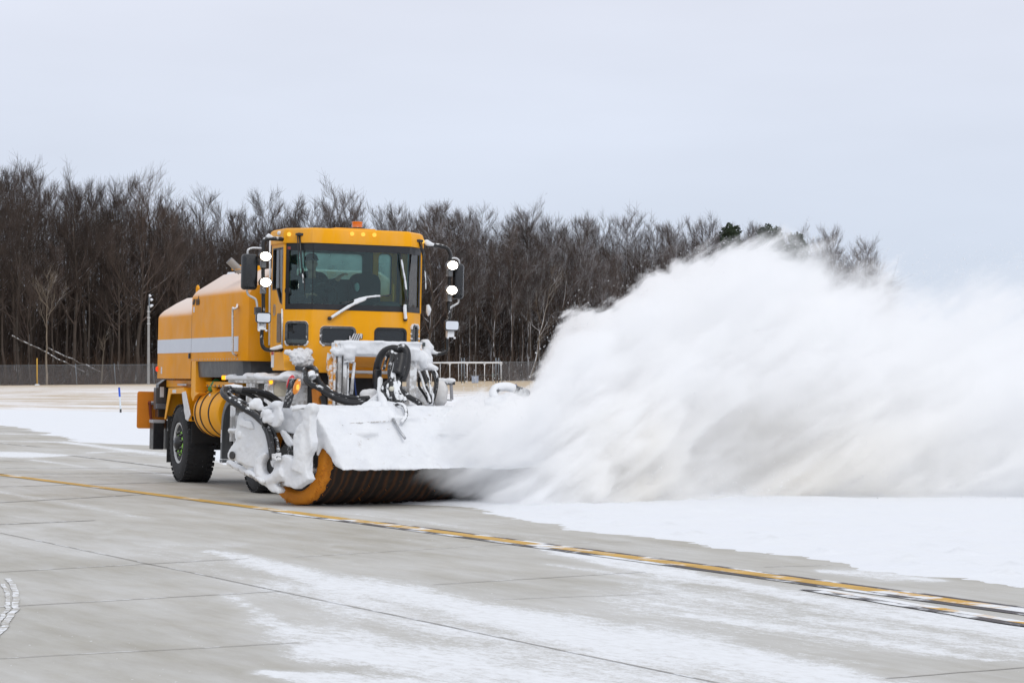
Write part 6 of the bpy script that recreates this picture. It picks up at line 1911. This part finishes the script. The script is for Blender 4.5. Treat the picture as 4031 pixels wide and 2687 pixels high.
# ------------------------------------------------------------------ the cloud of thrown snow
TOPX = [(-1.4, .1), (-1.15, .32), (-.9, .75), (-.6, 1.05), (-.1, 1.12), (.15, 1.18), (.35, 1.42), (.55, 1.85), (.8, 2.15), (1.3, 2.20), (1.9, 2.62), (2.45, 2.82), (3.3, 3.22), (4.0, 3.38), (4.7, 3.30), (5.6, 2.98), (6.6, 3.0), (7.6, 3.25), (16, 3.5)]
NEARX = [(-1.4, 31.5), (-.9, 31.2), (-.2, 31.5), (.6, 32.3), (2, 34.2), (4.3, 36.2), (7.5, 37.1), (16, 39.)]
FARX = [(-1.4, 33.6), (-.5, 34.3), (.6, 36.3), (2, 39.5), (4.3, 42.5), (7.5, 44.), (16, 46.)]
X0, X1 = -1.6, 16.
secs = []
for x in np.concatenate([np.arange(-1.52, 8.5, .3), np.arange(9, 16.1, 1.)]):
    tz = np.interp(x, *zip(*TOPX)); a = np.interp(x, *zip(*NEARX)) - .35; b = np.interp(x, *zip(*FARX)) + .4
    sf = np.interp(x, [-1, 0, 2, 5, 8], [.15, .4, .6, .8, .9]) + (fbm(x * 1.3, 2.2, 3) - .5) * .5
    z0 = float(ter(x, (a + b) / 2)) - .25; z1 = tz + sf
    cy, cz, hy, hz = (a + b) / 2, (z0 + z1) / 2, (b - a) / 2, (z1 - z0) / 2
    ring = []
    for k in range(28):
        q = 2 * math.pi * k / 28; c_, s_ = math.cos(q), math.sin(q)
        e = .45 if s_ < 0 else .72
        ring.append((x, cy + hy * math.copysign(abs(c_) ** e, c_), cz + hz * math.copysign(abs(s_) ** e, s_)))
    secs.append(ring)
t = NT('blown_snow')
geo = t.n('NewGeometry'); P = geo.outputs['Position']
sp = t.n('SeparateXYZ'); t.l(P, sp.inputs[0])


def fcurve(v, pts, lo, hi):
    """piecewise function of x through a float curve, output in metres"""
    fc = t.n('FloatCurve'); cv = fc.mapping.curves[0]
    xs_ = [(p[0] - X0) / (X1 - X0) for p in pts]; ys_ = [(p[1] - lo) / (hi - lo) for p in pts]
    cv.points[0].location = (xs_[0], ys_[0]); cv.points[-1].location = (xs_[-1], ys_[-1])
    for a, b in zip(xs_[1:-1], ys_[1:-1]): cv.points.new(a, b)
    fc.mapping.update()
    t.l(t.rng(v, X0, X1), fc.inputs['Value'])
    return t.rng(fc.outputs[0], 0, 1, lo, hi)


n1 = t.noise(.75, 6, .62, vec=P, mapscale=(1, .7, 1.15), dist=.9)
n2 = t.noise(2.4, 5, .62, vec=P, mapscale=(.55, .6, 1.25), rot=(0, R(32), 0), dist=.5)
n4 = t.noise(5.5, 4, .65, vec=P, mapscale=(.3, .6, 1.5), rot=(0, R(32), 0), dist=.3)
n3 = t.noise(.9, 5, .6, vec=P, mapscale=(.35, .5, 1.5), rot=(0, R(30), 0), dist=.4)
px_, py_, pz_ = sp.outputs
top = fcurve(px_, TOPX, -.5, 3.5); nr = fcurve(px_, NEARX, 32., 40.); fa = fcurve(px_, FARX, 33., 47.)
amp = t.rng(px_, .1, 1.6, .35, 2.5)
te = t.math('ADD', top, t.math('MULTIPLY', t.math('SUBTRACT', n1, .5), amp))
te = t.math('ADD', te, t.math('ADD', t.math('MULTIPLY', t.math('SUBTRACT', n2, .5), .9), t.math('MULTIPLY', t.math('SUBTRACT', n4, .5), .5)))
soft = t.rng(px_, 2.5, 7.5, .14, 2.3)
h = t.math('DIVIDE', t.math('SUBTRACT', te, pz_), soft)
h = t.rng(h, 0, 1, 0, 1, True)
yn = t.math('ADD', py_, t.math('MULTIPLY', t.rng(px_, -.6, 2., .22, 1.), t.math('ADD', t.math('MULTIPLY', t.math('SUBTRACT', n3, .5), 3.2), t.math('MULTIPLY', t.math('SUBTRACT', n2, .5), 1.6))))
d1 = t.rng(t.math('SUBTRACT', yn, nr), 0., .45, 0, 1, True); d2 = t.rng(t.math('SUBTRACT', fa, yn), 0., .9, 0, 1, True)
dx = t.math('MULTIPLY', t.rng(px_, -1.4, -.85, .02, 1.), t.rng(px_, -.2, 2.5, 5., 1.))
low = t.rng(px_, -1.2, .3, .0, -.5)
low = t.rng(t.math('SUBTRACT', pz_, t.math('ADD', low, t.math('MULTIPLY', t.math('SUBTRACT', n2, .5), .5))), 0., .3, 0, 1, True)
dx = t.math('MULTIPLY', dx, low)
dr = t.rng(px_, 4., 9., 1., .45)
cl = t.math('MULTIPLY', t.rng(n2, .36, .60, .25, 1.5), t.math('MULTIPLY', t.rng(n3, .37, .6, .15, 1.6), t.rng(n4, .35, .62, .4, 1.5)))
den = t.math('MULTIPLY', t.math('MULTIPLY', t.math('MULTIPLY', h, d1), t.math('MULTIPLY', d2, dx)), t.math('MULTIPLY', cl, dr))
den = t.math('MULTIPLY', den, 1.9)
dirt = t.math('MULTIPLY', t.rng(pz_, -.3, 1.4, 1, 0), t.math('MULTIPLY', t.rng(px_, .2, 2., 0, 1), t.rng(px_, 5., 9., 1, .15)))
dirt = t.math('MULTIPLY', dirt, t.rng(n3, .38, .62, 0, 1))
colr = t.mix(dirt, (.994, .995, .9965), (.970, .955, .925))
vs = t.n('VolumePrincipled', ins={'Anisotropy': 0.0}); t.l(colr, vs.inputs['Color']); t.l(den, vs.inputs['Density'])
t.l(vs.outputs[0], t.out.inputs['Volume'])
t.m.cycles.volume_step_rate = .35
mb = MB(); mb.loft(secs)
o = mb.build('snow_cloud', t.m, None)
tag(o, 'great white cloud of snow thrown up by the broom to the right', 'snow cloud', kind='stuff')

# loose grains and clumps flying with the cloud
rng = np.random.RandomState(77)
V = []; F = []
tet = np.array([(1, 1, 1), (1, -1, -1), (-1, 1, -1), (-1, -1, 1)], float) / 1.7
k = 0
while k < 5200:
    x = rng.uniform(-1.1, 9.5); tz = float(np.interp(x, *zip(*TOPX))); a = float(np.interp(x, *zip(*NEARX))); b = float(np.interp(x, *zip(*FARX)))
    y = rng.uniform(a - .2, a + (b - a) * .6)
    mode = rng.rand()
    g0 = float(ter(x, y))
    if mode < .55: z = tz + rng.normal(-.05, .20)
    elif mode < .85: z = g0 + abs(rng.normal(0, .35)); y = a + rng.uniform(-.3, .6)
    else: z = g0 + rng.rand() * (tz - g0)
    if z < g0 + .01 or (x < .4 and z < .9): continue
    s_ = rng.uniform(.004, .011) * (1.6 if rng.rand() < .06 else 1)
    q = rng.normal(0, 1, (3, 3)); q, _ = np.linalg.qr(q)
    V.append((tet * s_) @ q + (x, y, z)); F.append(np.array([(0, 1, 2), (0, 3, 1), (0, 2, 3), (1, 3, 2)]) + 4 * k); k += 1
me = bpy.data.meshes.new('flying_snow'); me.from_pydata([tuple(p) for p in np.concatenate(V)], [], [tuple(int(i) for i in f) for f in np.concatenate(F)]); me.materials.append(SN)
o = bpy.data.objects.new('flying_snow', me); COL.objects.link(o)
tag(o, 'loose grains of snow flying around the thrown snow cloud', 'snow', kind='stuff')
